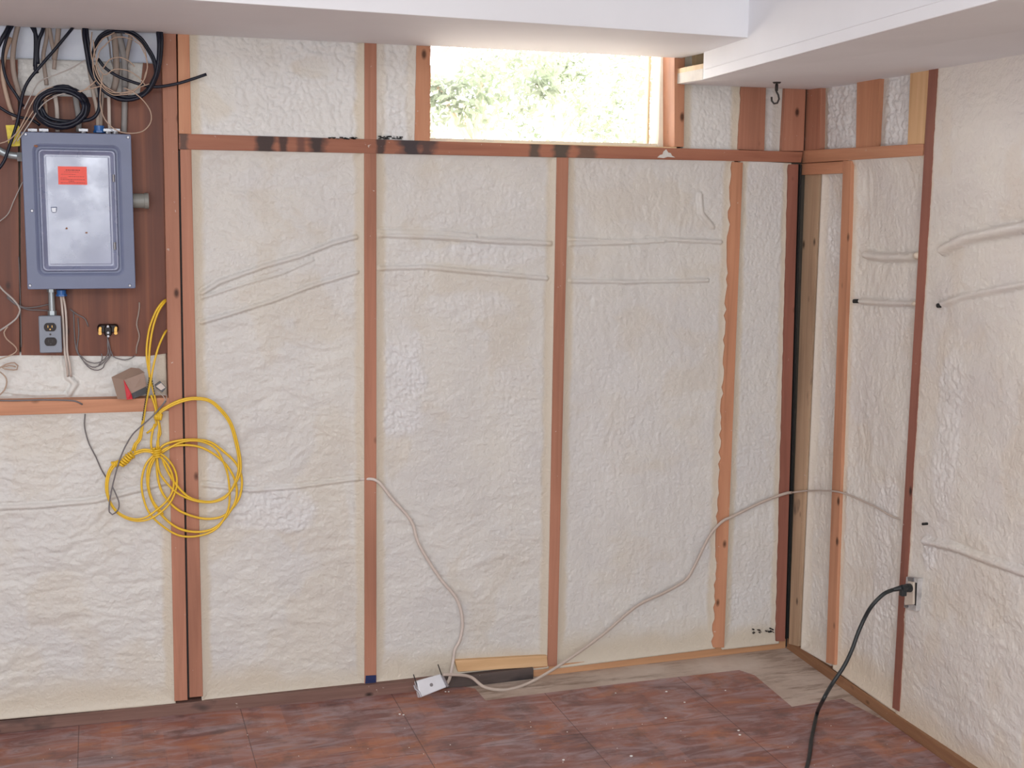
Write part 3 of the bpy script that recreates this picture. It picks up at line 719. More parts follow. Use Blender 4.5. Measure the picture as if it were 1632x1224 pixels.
ye.append(c4([(640, 280), (650, 340), (600, 385), (585, 395), (620, 370), (655, 330)]))
ye.append(c4([(640, 330), (622, 400), (615, 470), (625, 540)]))
ye.append(c4([(672, 320), (680, 400), (660, 450), (655, 540)]))
bm = bmesh.new()
for i, s in enumerate(ye):
    tube(bm, P3(s, -.014-.0035*(i % 6)), .0031 if i not in (4, 6, 7) else .0036, n=8)
yc = tag(obj('yellow_cable', bm, M['yellow'], smooth=True), 'long bright yellow cable hanging in knotted loops over the sistered studs', 'cable')
def wraps(px0, px1, r, turns, wire, d):
    a = bk(*px0, d); b = bk(*px1, d); ax = (b-a).normalized(); e = ax.orthogonal().normalized(); g = ax.cross(e); out = []
    n = turns*12
    for i in range(n+1):
        t = i/n; an = t*turns*6.283; rr = r*(1+.12*math.sin(i*1.7))
        out.append(a.lerp(b, t)+e*math.cos(an)*rr+g*math.sin(an)*rr)
    bm = bmesh.new(); tube(bm, out, wire, raw=True); return bm
def k4(x, y): return (100+x/K4, 600+y/K4)
obj('knot', wraps(k4(400, 615), k4(485, 540), .0095, 6, .0034, -.028), M['yellow'], yc, smooth=True)
obj('knot', wraps(k4(345, 615), k4(400, 600), .0065, 4, .0032, -.026), M['yellow'], yc, smooth=True)
obj('knot', wraps(k4(640, 275), k4(690, 280), .009, 4, .0032, -.028), M['yellow'], yc, smooth=True)
obj('knot', wraps(k4(655, 500), k4(655, 560), .009, 4, .0032, -.030), M['yellow'], yc, smooth=True)
# printed black marks along two strands
bm = bmesh.new()
for (x0, y0, x1, y1, n) in ((1118, 765, 1065, 1090, 20), (1140, 770, 1162, 900, 7)):
    for i in range(n):
        t = i/n; q = c3([(x0+(x1-x0)*t, y0+(y1-y0)*t)])[0]
        p = bk(q[0], q[1], -.0235 if n == 20 else -.018)
        box(bm, p.x-.0012, p.x+.0014, p.y-.0045, p.y+.0, p.z-.0028, p.z+.0022)
obj('printed_marks', bm, M['ink'], yc)

# black cable coils
def strandset(base, n, spread, seed):
    rnd = random.Random(seed); out = []
    for i in range(n):
        dx, dy = rnd.uniform(-spread, spread), rnd.uniform(-spread, spread)
        out.append([(x+dx+rnd.uniform(-.4, .4), y+dy+rnd.uniform(-.4, .4), (p[0] if p else -.02)-.006*i) for (x, y, *p) in base])
    return out
big = c1([(638, 150, .0), (640, 260), (660, 400), (685, 520), (730, 610), (800, 685), (900, 735), (1000, 738), (1090, 700), (1150, 620), (1185, 520), (1200, 400), (1200, 280), (1175, 150, .0)])
cable('black_cable', 'thick black cable coil hanging open like a U from the soffit, the largest coil', 'cable', strandset(big, 5, 2.8, 1), .0048, 'black')
inn = c1([(690, 420), (712, 330), (760, 262), (860, 226), (960, 236), (1050, 290), (1110, 370), (1155, 460), (1165, 560), (1130, 650), (1050, 715), (930, 740), (820, 700), (740, 610), (700, 500)])
cable('black_cable', 'black cable ring hung inside the largest coil', 'cable', strandset(inn, 3, 2.4, 2), .0040, 'black', -.03)
cable('black_cable', 'black cable end sticking out over the studs toward the upper foam panel', 'cable', c1([(735, 440), (790, 510), (880, 570), (980, 610), (1080, 640), (1180, 652, -.03), (1320, 630, -.035), (1440, 595, -.04), (1550, 557, -.045)]), .0042, 'black', -.03)
sm = []
for i in range(7):
    sm.append([(x/K1, y/K1, dd) for x, y, dd in ring(468+(i % 2)*10-6*i/2, 805+(i % 3)*5, 198-11*(i % 4), 158-11*((i+1) % 4), 20, 380, 26, -.035-.005*i, 3, i)])
sm.append(c1([(735, 620, -.03), (748, 720), (740, 830), (690, 890), (590, 908), (470, 908), (360, 880), (310, 800)]))
cable('black_cable', 'small tight black cable coil resting on top of the electrical panel', 'cable', sm, .0050, 'black', -.05)
cable('black_cable', 'black cable running diagonally down left past the yellow tag', 'cable', c1([(580, 165, .0), (520, 240), (400, 385), (300, 500), (215, 605), (172, 700), (148, 830), (120, 950), (70, 1100), (30, 1210), (-20, 1280)]), .0042, 'black', -.045)
cable('black_cable', 'black cable arcing down at the far left below the soffit', 'cable', c1([(120, 150, 0), (60, 260), (22, 400), (28, 520), (60, 620), (120, 710), (175, 800)]), .004, 'black', -.02)
cable('black_cable', 'bunched black cables dropping left of centre behind the diagonal cable', 'cable', [c1([(200, 150, .02), (250, 220), (278, 300), (272, 420), (265, 520), (280, 550)]), c1([(335, 150, .02), (320, 230), (292, 300), (280, 400), (285, 480)]), c1([(240, 150, .02), (262, 230), (268, 330), (262, 500)])], .0052, 'black', .0)
cable('black_cable', 'black cable entering low from the left edge beside the panel top', 'cable', c1([(-40, 780), (60, 845), (150, 880), (240, 900), (300, 940)]), .004, 'black', .0)
cable('black_cable', 'black cable with a shiny grey face at the top left edge', 'cable', c1([(90, 140, .01), (50, 230), (10, 300), (-30, 380)]), .006, 'black', -.02)

# sheathed house cables rising behind the coils
def romex(label, pts, mat='beige', r=.0055, d=.02, flat=.55): cable('house_cable', label, 'cable', c1(pts), r, mat, d, flat, 'sheathed cables rising from the panel')
M['dullbeige'] = plain('dull_beige_sheath', (.34, .27, .23), .55)
M['dullgrey'] = plain('dull_grey_sheath', (.27, .255, .25), .55)
romex('dull brown sheathed cable curving down at the far left under the soffit', [(145, 150), (110, 300), (95, 450), (110, 580), (150, 720)], 'dullbeige', .007)
romex('tan sheathed cable bowed left at the far left edge', [(80, 280), (40, 400), (20, 560), (60, 760), (110, 900)], 'tan', .006)
romex('beige sheathed cable left of the diagonal black cable', [(355, 150), (350, 280), (325, 420), (340, 560), (350, 640)], 'dullbeige')
romex('beige sheathed cable slanting right behind the diagonal black cable', [(360, 150), (385, 300), (410, 430), (405, 520)], 'dullbeige')
romex('short brown sheathed cable right of the diagonal black cable top', [(440, 150), (435, 260), (415, 400), (405, 450)], 'dullbeige', .007)
romex('beige cable dropping from the big coil to the blue fitting, left of the pair', [(690, 640), (705, 720), (730, 840), (735, 960)], 'beige')
romex('beige cable dropping from the big coil to the blue fitting, right of the pair', [(770, 640), (765, 740), (758, 850), (755, 960)], 'dullbeige')
romex('pale cable entering the panel top right of the blue fitting', [(815, 700), (818, 800), (820, 900), (824, 990)], 'beigel', .005)
romex('brownish cable column at the left side of the big coil, behind the black strands', [(655, 330), (668, 430), (680, 540), (705, 660)], 'dullbeige', .008, .0)
romex('thin pale cable beside the column at the left side of the big coil', [(615, 150), (625, 280), (650, 400), (690, 520), (720, 640)], 'beige', .0035, .0)
romex('wide pale sheathed cable in the middle of the big coil', [(850, 150), (862, 300), (872, 450), (870, 600), (850, 680)], 'dullbeige', .009)
romex('grey sheathed cable slanting through the big coil', [(880, 220), (915, 350), (935, 480), (938, 650)], 'dullgrey', .009)
romex('brown sheathed cable at the right inside of the big coil', [(995, 150), (975, 300), (955, 400), (942, 480)], 'dullbeige', .006)
romex('pale cable seen through the small black coil', [(410, 700), (425, 800), (430, 900), (432, 990)], 'beigel', .006)
romex('thin tan cable at the left inside of the small black coil', [(330, 700), (345, 780), (350, 900)], 'tan', .004)
romex('grey cable seen through the right of the small black coil', [(560, 690), (575, 780), (590, 880), (592, 990)], 'dullgrey', .008)
cable('conduit_pipe', 'pale grey conduit rising behind the panel top right corner', 'pipe', c1([(935, 640), (935, 800), (930, 1000)]), .0085, 'dullgrey', .03)

# thin tan wires
def thin(label, pts, d=-.055, mat='tan', r=.0016): cable('thin_wire', label, 'wire', c1(pts), r, mat, d)
thin('thin tan wire sweeping from the left edge over the yellow tag to the small coil', [(-20, 1082), (60, 1055), (130, 990), (190, 880), (230, 790), (300, 690), (400, 655), (500, 680), (600, 690), (680, 640), (720, 605)])
thin('thin tan wire looped over the small coil toward the big coil', [(100, 1080), (180, 940), (260, 820), (330, 740), (430, 690), (560, 690), (700, 660), (760, 645)])
thin('thin grey wire rising from the small coil to the big coil', [(180, 820), (240, 700), (300, 610), (420, 560), (540, 510), (640, 450)], mat='gwirel')
thin('thin tan wire bundle end crossing the small coil', [(130, 1060), (220, 930), (290, 820), (350, 760), (450, 710), (540, 690)], -.062, 'gwirel')
cable('thin_wire', 'thin tan wire wound in loops inside the big black coil', 'wire', [
    c1([(x, y, z) for x, y, z in ring(900, 480, 205, 235, 100, 440, 24, -.05, 5, 31)]),
    c1([(x, y, z) for x, y, z in ring(915, 490, 190, 215, 60, 420, 24, -.055, 6, 32)]),
    c1([(690, 240), (680, 360), (700, 480), (745, 600), (830, 690), (950, 690), (1060, 650), (1120, 630)]),
    c1([(700, 300), (720, 450), (780, 560), (860, 520), (960, 530), (1040, 580), (1090, 640)]),
    c1([(770, 520), (820, 450), (900, 430), (970, 460), (1010, 500)])], .0015, 'tan', -.05)
thin('thin tan wire loop dangling right of the blue fitting', [(770, 560), (752, 700), (755, 800), (790, 900), (870, 975), (970, 1000), (1070, 985), (1130, 920), (1130, 840), (1080, 760), (1000, 690), (930, 660)])
thin('thin grey wire with a kink left inside the big coil', [(790, 150, .02), (800, 250), (820, 330), (830, 430), (850, 500)], -.01, 'gwire', .0022)
# wires at the left edge
K7 = 5.56
def c7(pts): return cr(0, 420, K7, pts)
def thin7(label, pts, mat='tan', r=.0018, d=-.01): cable('thin_wire', label, 'wire', c7(pts), r, mat, d)
thin7('pale wire bulging right beside the conduit to the duplex outlet', [(-20, 180), (30, 240), (110, 310), (160, 370), (178, 410), (150, 480), (80, 540), (-10, 600)], 'gwirel', .0026)
thin7('orange tan wire bulging right at the left edge above the foam strip', [(70, 560), (35, 610), (60, 670), (120, 720), (150, 765), (110, 805), (-10, 850)], 'tan', .0018)
thin7('folded tan wire loop on the foam strip at the left edge', [(-10, 930), (60, 890), (130, 880), (158, 905), (150, 940), (80, 940), (20, 925), (80, 905), (140, 915)], 'tan', .0020, .02)
thin7('tan wire curving down over the foam strip at the left edge', [(0, 960), (45, 1000), (60, 1050), (40, 1120), (-10, 1170)], 'tan', .0020, .02)
thin7('grey wires running level into the short conduit below the panel', [(60, 280), (130, 350), (220, 390), (320, 385), (430, 362)], 'gwire', .0018, .035)
thin7('grey wire running level just under its twin behind the conduit', [(60, 300), (150, 370), (250, 408), (340, 412), (425, 418)], 'gwire', .0018, .035)
thin7('straight thin grey wire along the plywood joint at the left', [(165, -60), (172, 80), (182, 400), (190, 740)], 'gwire', .0012, .035)
cable('thin_wire', 'pale wire curling along the left edge level with the panel door', 'wire', [(36, 290), (22, 320), (12, 342), (-8, 358)], .0015, 'gwirel', .02)
cable('thin_wire', 'long thin grey wire lying on the shelf board from the left edge', 'wire', cr(0, 440, K1, [(-30, 932), (100, 935), (300, 930), (480, 932), (570, 940), (620, 965)]), .0022, 'gwire', -.006)

# ------------------------------------------------------------------ electrical panel
def rrect(w, h, r, n=5):
    out = []
    for cx, cz, a0 in ((w/2-r, h/2-r, 0), (-w/2+r, h/2-r, 90), (-w/2+r, -h/2+r, 180), (w/2-r, -h/2+r, 270)):
        for i in range(n+1):
            a = math.radians(a0+90*i/n); out.append((cx+r*math.cos(a), cz+r*math.sin(a)))
    return out
def loft(bm, c, rings, cap0=True, cap1=True):
    """rings: (w, h, r, y, ox, oz), lofted along the list"""
    prev = None; first = None
    for rg in rings:
        w_, h_, r_, y_ = rg[:4]; ox, oz = (rg[4], rg[5]) if len(rg) > 4 else (0, 0)
        vs = [bm.verts.new((c[0]+ox+x, y_, c[2]+oz+z)) for x, z in rrect(w_, h_, max(r_, .0004))]
        if prev:
            n = len(vs)
            for i in range(n): bm.faces.new((prev[i], prev[(i+1) % n], vs[(i+1) % n], vs[i]))
        else: first = vs
        prev = vs
    if cap0: bm.faces.new(first)
    if cap1: bm.faces.new(prev[::-1])
FY = -.050
a, b_, c_, d_ = bk(36, 210, FY), bk(211, 214, FY), bk(214, 460, FY), bk(41, 461, FY)
pc = (a+b_+c_+d_)/4; pw = ((b_-a).length+(c_-d_).length)/2; ph = ((a-d_).length+(b_-c_).length)/2
pan = tag(empty('electrical_panel', (pc.x, PY, pc.z-ph/2)), 'blue grey steel breaker panel with an orange sticker on its closed door', 'electrical panel')
bm = bmesh.new(); box(bm, pc.x-pw/2+.008, pc.x+pw/2-.008, FY+.006, PY, pc.z-ph/2+.008, pc.z+ph/2-.008); obj('box', bm, M['panel'], pan, bevel=.002)
q0, q1, q2, q3 = bk(60, 238, FY), bk(187, 237, FY), bk(189, 433, FY), bk(66, 433, FY)
dc = (q0+q1+q2+q3)/4; dw = ((q1-q0).length+(q2-q3).length)/2; dh = ((q0-q3).length+(q1-q2).length)/2
ox, oz = dc.x-pc.x, dc.z-pc.z
bm = bmesh.new()
loft(bm, pc, [(pw, ph, .004, FY+.012), (pw, ph, .004, FY+.0015), (pw-.003, ph-.003, .004, FY), (dw+.026, dh+.026, .022, FY, ox, oz), (dw+.018, dh+.018, .018, FY+.0012, ox, oz), (dw+.008, dh+.008, .014, FY+.0036, ox, oz), (dw-.001, dh-.001, .012, FY+.004, ox, oz), (dw-.001, dh-.001, .012, FY+.008, ox, oz)])
obj('front_cover', bm, M['panel'], pan, smooth=False)
bm = bmesh.new()
loft(bm, dc, [(dw-.002, dh-.002, .012, FY+.0055), (dw-.002, dh-.002, .012, FY+.001), (dw-.005, dh-.005, .011, FY-.002), (dw-.009, dh-.009, .010, FY-.0032), (dw-.013, dh-.013, .010, FY-.0028), (dw-.020, dh-.020, .009, FY+.0002), (dw-.030, dh-.030, .006, FY+.0036), (dw-.036, dh-.036, .005, FY+.0042), (dw-.041, dh-.041, .004, FY+.0036), (dw-.046, dh-.046, .003, FY+.0034)])
door = obj('door', bm, M['paneldoor'], pan)
for nm, me in (('s', door.data),):
    me.polygons.foreach_set('use_smooth', [len(p.vertices) == 4 for p in me.polygons])
# label sticker with small unreadable print
s0, s1, s3 = bk(92, 265, FY), bk(138, 265, FY), bk(92, 294, FY)
bm = bmesh.new(); box(bm, s0.x, s1.x, FY+.0022, FY+.0040, s3.z, s0.z); st = obj('sticker', bm, M['orange'], door)
bm = bmesh.new(); rnd = random.Random(9); H_ = s0.z-s3.z; W_ = s1.x-s0.x
for fy, x0, x1, th in ((.80, .27, .76, .0018), (.70, .22, .72, .0007), (.56, .10, .6, .0007), (.44, .36, .9, .0007), (.36, .08, .3, .0008), (.28, .08, .92, .0010), (.18, .36, .56, .0012), (.10, .08, .92, .0008)):
    x = x0
    while x < x1:
        l = rnd.uniform(.03, .09); box(bm, s0.x+W_*x, s0.x+W_*min(x+l, x1), FY+.0016, FY+.0023, s3.z+H_*fy-th/2, s3.z+H_*fy+th/2); x += l+.02
obj('fine_print', bm, M['ink'], st)
# latch, hinges, screws
p = bk(86, 335, FY); bm = bmesh.new()
prism(bm, [(p.x-.008, FY-.001, p.z+.009), (p.x+.008, FY-.001, p.z+.009), (p.x+.0065, FY-.001, p.z-.0035), (p.x+.003, FY-.001, p.z-.007), (p.x-.004, FY-.001, p.z-.007), (p.x-.007, FY-.001, p.z-.003)], (0, .005, 0))
la = obj('latch', bm, M['panel'], door, bevel=.0008)
bm = bmesh.new(); prism(bm, [(p.x-.006, FY-.002, p.z+.0065), (p.x+.006, FY-.002, p.z+.0065), (p.x+.0045, FY-.002, p.z-.005), (p.x-.005, FY-.002, p.z-.005)], (0, .002, 0)); obj('pull_tab', bm, M['steel'], la)
for (x, y) in ((181, 284), (183, 392)):
    p = bk(x, y, FY); bm = bmesh.new(); cyl(bm, (p.x, FY-.003, p.z-.010), (p.x, FY-.003, p.z+.010), .0038, 12); obj('hinge', bm, M['steel'], pan)
for (x, y) in ((41, 214), (204, 219), (48, 455), (207, 455), (51, 336)):
    p = bk(x, y, FY); bm = bmesh.new(); cyl(bm, (p.x, FY+.001, p.z), (p.x, FY-.0022, p.z), .0048, 14, .0030); obj('screw', bm, M['steel'], pan, smooth=False)
for (x, y, s) in ((106, 364, .004), (138, 371, .004), (57, 233, .006)):
    p = bk(x, y, FY); bm = bmesh.new()
    rr = [(p.x+s*random.uniform(.6, 1.1)*math.cos(k*.7), FY+(.0030 if s < .005 else -.0006), p.z+.8*s*random.uniform(.5, 1.1)*math.sin(k*.7)) for k in range(9)]
    prism(bm, rr, (0, .0012, 0)); obj('rust_spot', bm, M['rust'], pan)
# fittings on the panel
def fitting(name, label, x, y, w, h, depth, mat, cat='connector'):
    p = bk(x, y, -.005); bm = bmesh.new()
    cyl(bm, (p.x, p.y, p.z-h/2), (p.x, p.y, p.z+h/2), w/2, 18); cyl(bm, (p.x, p.y, p.z-h/2), (p.x, p.y, p.z-h/2+h*.3), w/2*1.18, 6)
    return tag(obj(name, bm, M[mat], bevel=.0006), label, cat)
fitting('cable_connector', 'blue plastic cable connector on top of the electrical panel', 158, 206, .027, .020, .02, 'blue')
fitting('cable_connector', 'blue plastic cable connector under the electrical panel', 98, 467, .025, .018, .02, 'blue')
for i, (x, lab) in enumerate(((52, 'shiny steel clamp on the panel top, leftmost'), (70, 'shiny steel clamp on the panel top under the small coil'), (133, 'small steel clamp on the panel top just left of the blue connector'), (172, 'shiny steel clamp on the panel top just right of the blue connector'), (184, 'shiny steel clamp on the panel top, rightmost'))):
    p = bk(x, 209, -.008); bm = bmesh.new(); cyl(bm, (p.x, p.y, p.z-.008), (p.x, p.y, p.z+.007), .0095, 12); box(bm, p.x-.012, p.x+.012, p.y-.010, p.y-.004, p.z-.001, p.z+.006)
    cyl(bm, (p.x-.006, p.y-.014, p.z+.002), (p.x-.006, p.y-.008, p.z+.002), .003, 8)
    tag(obj('steel_clamp', bm, M['steel']), lab, 'clamp', 'cable clamps on top of the electrical panel')
a = bk(212, 320, -.005); b = bk(237, 320, -.005)
bm = bmesh.new(); cyl(bm, (pc.x+pw/2-.01, -.005, a.z), (b.x, -.005, a.z), .0205, 28); cyl(bm, (b.x-.012, -.005, a.z), (b.x, -.005, a.z), .0225, 28)
tag(obj('pipe_stub', bm, M['pvc'], bevel=.001), 'short grey pipe stub out of the panel right side', 'pipe')
# conduit and duplex outlet
q = [bk(61, 503, -.012), bk(97, 503, -.012), bk(97, 562, -.012)]
ow, oh = q[1].x-q[0].x, q[1].z-q[2].z; oc = Vector(((q[0].x+q[1].x)/2, -.012, (q[1].z+q[2].z)/2))
p = bk(82, 470, .012)
bm = bmesh.new(); cyl(bm, (p.x, .012, oc.z+oh/2-.004), (p.x, .012, pc.z-ph/2+.01), .0088, 18); cyl(bm, (p.x, .012, oc.z+oh/2-.002), (p.x, .012, oc.z+oh/2+.012), .0118, 6); cyl(bm, (p.x, .012, pc.z-ph/2-.012), (p.x, .012, pc.z-ph/2+.002), .0118, 6)
tag(obj('conduit_nipple', bm, M['galv'], smooth=False), 'short galvanised conduit between panel and grey duplex outlet', 'conduit')
ou = tag(empty('duplex_outlet', (oc.x, PY, oc.z-oh/2)), 'grey surface-mounted duplex outlet with black receptacles under the panel', 'electrical outlet')
bm = bmesh.new(); box(bm, oc.x-ow/2+.004, oc.x+ow/2-.004, -.008, PY, oc.z-oh/2+.004, oc.z+oh/2-.004); obj('box', bm, M['galv'], ou, bevel=.002)
bm = bmesh.new(); loft(bm, oc, [(ow, oh, .004, -.006), (ow, oh, .004, -.010), (ow-.004, oh-.004, .003, -.012)]); obj('cover_plate', bm, M['grey'], ou)
for s in (1, -1):
    z = oc.z+s*.0205; bm = bmesh.new()
    pts = []
    for k in range(24):
        t = k/24*2*math.pi; pts.append((oc.x+.0165*math.cos(t)*1.0, -.0150, z+max(-.0118, min(.0118, .0150*math.sin(t)))))
    prism(bm, pts, (0, .004, 0)); rc = obj('receptacle', bm, M['bake'], ou, bevel=.0006)
    bm = bmesh.new()
    for dx in (-.0055, .0055): box(bm, oc.x+dx-.0008, oc.x+dx+.0008, -.0154, -.0148, z-.0015, z+.005)
    cyl(bm, (oc.x, -.0154, z-.006), (oc.x, -.0148, z-.006), .002, 10)
    obj('slots', bm, M['brass'] if s > 0 else M['iron'], rc)
bm = bmesh.new(); cyl(bm, (oc.x, -.0115, oc.z), (oc.x, -.0135, oc.z), .0028, 12); obj('screw', bm, M['iron'], ou)
# pale twin cables going down into the foam
cable('house_cable', 'pale cable from the lower blue connector into the foam strip, left of two', 'cable', [(97, 470, 0), (99, 490), (101, 520), (103, 560), (106, 580), (108, 600, .035)], .0032, 'beigel', .012, .7, 'pale cables below the panel')
cable('house_cable', 'pale cable from the lower blue connector into the foam strip, right of two', 'cable', [(100, 470, 0), (104, 490), (106, 520), (107, 560), (111, 580), (113, 600, .035)], .0032, 'beigel', .016, .7, 'pale cables below the panel')
# phone style terminal block
tb = tag(empty('terminal_block', bk(172, 528, PY)), 'black terminal block with brass lugs on the plywood below the panel', 'terminal block')
t = bk(172, 524, 0.02); bm = bmesh.new()
loft(bm, t, [(.058, .024, .009, PY), (.058, .024, .009, .026), (.052, .019, .008, .020)]); obj('body', bm, M['bake'], tb)
bm = bmesh.new(); loft(bm, Vector((t.x, 0, t.z-.006)), [(.022, .034, .008, PY), (.020, .032, .008, .016), (.015, .026, .006, .010)]); obj('centre_housing', bm, M['bake'], tb)
for dx in (-.022, .021):
    bm = bmesh.new(); box(bm, t.x+dx-.004, t.x+dx+.004, .014, .020, t.z-.016, t.z+.001); cyl(bm, (t.x+dx, .010, t.z-.012), (t.x+dx, .018, t.z-.012), .0048, 12); cyl(bm, (t.x+dx+.001, .012, t.z+.003), (t.x+dx+.001, .022, t.z+.003), .0038, 10)
    obj('brass_lug', bm, M['brass'], tb)
for dz in (.008, -.010, -.020):
    bm = bmesh.new(); cyl(bm, (t.x, .006, t.z+dz), (t.x, .018, t.z+dz), .0034, 10); obj('screw', bm, M['steel'], tb)
K8 = 7.2
def c8(pts): return cr(120, 490, K8, pts)
cable('thin_wire', 'grey wires drooping in nested loops under the terminal block', 'wire', [
    c8([(40, 540), (70, 560), (130, 615), (220, 640), (290, 625), (340, 590), (370, 540), (380, 400), (365, 340)]),
    c8([(50, 550), (90, 610), (160, 670), (230, 685), (300, 650), (350, 600), (390, 560), (370, 430), (375, 340)]),
    c8([(60, 560), (110, 640), (180, 705), (260, 720), (320, 690), (340, 640), (400, 560), (395, 450), (370, 350)])], .0016, 'gwire', .03)
cable('thin_wire', 'grey wire arc at the plywood bottom, right of the nested loops', 'wire', c8([(410, 500), (430, 560), (500, 590), (570, 602), (640, 585), (690, 550)]), .0016, 'gwire', .03)
cable('thin_wire', 'grey wire running up the plywood right of the terminal block', 'wire', c8([(700, 530), (705, 450), (735, 330), (705, 200), (720, 100), (735, 10), (735, -60)]), .0022, 'dullbeige', .038)
cable('thin_wire', 'dull wires fanning down the plywood right of the pale cables', 'wire', [c8([(-60, 20), (20, 80), (110, 130), (150, 220)]), c8([(-20, 60), (-10, 300), (10, 480), (40, 545)]), c8([(30, 120), (40, 300), (20, 470), (45, 550)])], .0018, 'gwire', .038)
cable('thin_wire', 'short loose wire end curling over the terminal block loops', 'wire', c8([(300, 530), (310, 570), (300, 620), (270, 660)]), .0016, 'gwire', .025)

# yellow tag and elbow at the left edge
flatpoly('yellow_tag', 'yellow paper tag behind the black diagonal cable, left of the panel', 'tag', cr(0, 130, 9.418, [(85, 655), (265, 650), (300, 690), (300, 965), (200, 975), (130, 960)]), M['ytag'], -.008, .002)
bm = bmesh.new()
tube(bm, P3([(-30, 222), (-4, 238), (12, 246), (30, 249), (38, 250)], -.005), .010, n=14)
p = bk(30, 250, -.005); cyl(bm, (p.x-.004, p.y, p.z), (p.x+.012, p.y, p.z), .014, 6)
tag(obj('conduit_elbow', bm, M['galv'], smooth=False), 'bent galvanised conduit entering the panel left side', 'conduit')

# torn carton on the shelf board
cb = tag(empty('cardboard_box', bk(215, 636, -.03)), 'torn open brown cardboard box with a red flap on the shelf board', 'box')
def q8(pts, d): return [bk(x, y, dd if dd is not None else d) for (x, y, dd) in [(*c8([(a, b)])[0][:2], (r[0] if r else None)) for a, b, *r in pts]]
def sheet(name, pts, d, mat, parent, th=.0015):
    P = q8(pts, d); n = (P[1]-P[0]).cross(P[2]-P[0]).normalized()
    bm = bmesh.new(); prism(bm, P, n*th); return obj(name, bm, M[mat], parent)
sheet('side_panel', [(415, 800, -.03), (560, 830, -.030), (640, 1055, -.03), (485, 1050, -.03)], -.03, 'card', cb)
sheet('top_flap', [(415, 800, -.03), (640, 690, .0), (735, 700, .01), (800, 750, .01), (560, 832, -.03)], -.02, 'card', cb)
sheet('inner_panel', [(560, 832, -.030), (790, 745, .0), (815, 905, .0), (640, 990, -.03)], -.02, 'cardd', cb)
sheet('bottom_panel', [(640, 990, -.03), (815, 905, .0), (830, 985, .0), (655, 1052, -.03)], -.02, 'cardg', cb)
sheet('red_flap', [(555, 835, -.034), (635, 985, -.038), (655, 1052, -.034), (590, 1060, -.036)], -.03, 'red', cb)
sheet('back_panel', [(470, 830, .005), (790, 745, .005), (830, 985, .005), (500, 1050, .005)], 0, 'card', cb)
pk = tag(empty('small_packet', bk(255, 620, -.01)), 'small grey packet leaning in the shelf corner beside the torn carton', 'packet')
sheet('front', [(915, 890, -.012), (975, 845, -.01), (1045, 920, -.01), (1000, 975, -.014), (930, 930, -.014)], -.01, 'cardg', pk, .01)
sheet('label_patch', [(925, 905, -.0145), (985, 865, -.0125), (1035, 920, -.0125), (985, 950, -.015)], -.01, 'beigel', pk, .0008)
cable('wire_scrap', 'small bright scrap of wire at the shelf board corner under the packet', 'wire', [c8([(960, 975), (1010, 1020), (1030, 1060), (990, 1130), (960, 1160)]), c8([(940, 960), (990, 1000), (1050, 1010), (1030, 1100)])], .0012, 'gwirel', -.012)

# wires in the lower left bay
cable('thin_wire', 'dark grey wire hanging below the shelf board on the left foam', 'wire', c4([(155, 262, .0), (152, 350), (180, 460), (230, 560), (265, 640), (300, 700, .012)]), .0019, 'gwire', .002)
cable('thin_wire', 'grey wire hooked through the yellow coil with a loop at its lower end', 'wire', c4([(720, 170), (640, 262), (560, 335), (490, 400), (440, 480), (400, 570), (375, 650), (345, 770), (325, 880), (325, 945), (345, 962), (385, 930), (392, 880), (370, 820), (345, 765)]), .0021, 'gwire', -.040)

# soot flakes and stains by the ledger
bm = bmesh.new(); rnd = random.Random(4)
for x0, x1, y, n in ((523, 568, 221, 26), (604, 640, 220, 34)):
    for i in range(n):
        x = rnd.uniform(x0, x1); yy2 = y+rnd.uniform(-2.2, .8)*(1 if x0 == 523 else 1.6)
        p = bk(x, yy2, -.003); s = rnd.uniform(.0015, .005)
        box(bm, p.x-s, p.x+s, p.y, p.y+.008, p.z-s*.35, p.z+s*.35)
tag(obj('char_flakes', bm, M['soot_and_gap']), 'black flaky residue along the ledger top beside the short upper stud', 'residue', kind='stuff')
bm = bmesh.new(); rnd = random.Random(6)
for x, y in [(x0+rnd.uniform(-6, 8), y0+rnd.uniform(-5, 5)) for x0, y0 in ((1227, 1004), (1205, 1006)) for _ in range(9)]:
    p = bk(x, y, .004); s = rnd.uniform(.0006, .0026); box(bm, p.x-s, p.x+s, p.y-.006, p.y+.004, p.z-s*.6, p.z+s*.6)
tag(obj('char_flakes', bm, M['soot_and_gap']), 'dark flakes on the foam at the foot of the corner stud', 'residue', kind='stuff')
flatpoly('paint_mark', 'dark blue paint mark at the foot of the stud left of the junction box', 'paint mark', [(583, 1077), (599.5, 1076), (599.5, 1089), (582, 1090)], plain('dark_blue_paint', (.01, .02, .09), .5), -.0012, .0012)
flatpoly('foam_drip', 'pale splash of foam on the ledger under the right end of the window', 'foam drip', [(1048, 251), (1052, 247), (1056, 246), (1058, 241), (1062, 238), (1065, 243), (1069, 244), (1071, 248), (1076, 251), (1064, 250), (1058, 252)], M['foam_w'], -.005, .003)
for (x, y, lab, dd) in ((1363, 480, 'black stub of a cable end on the foam between slim and outlet studs', .0), (1497, 487, 'black stub of a cable end on the broad foam, beside the buried cable', -.012), (1473, 835, 'tiny dark cable stub on the broad foam above the outlet', -.012)):
    p = rt(x, y, dd); bm = bmesh.new(); cyl(bm, (p.x-.006, p.y, p.z), (p.x+.02, p.y, p.z), .0065 if y < 800 else .004, 12)
    tag(obj('cable_stub', bm, M['soot_and_gap']), lab, 'cable stub')

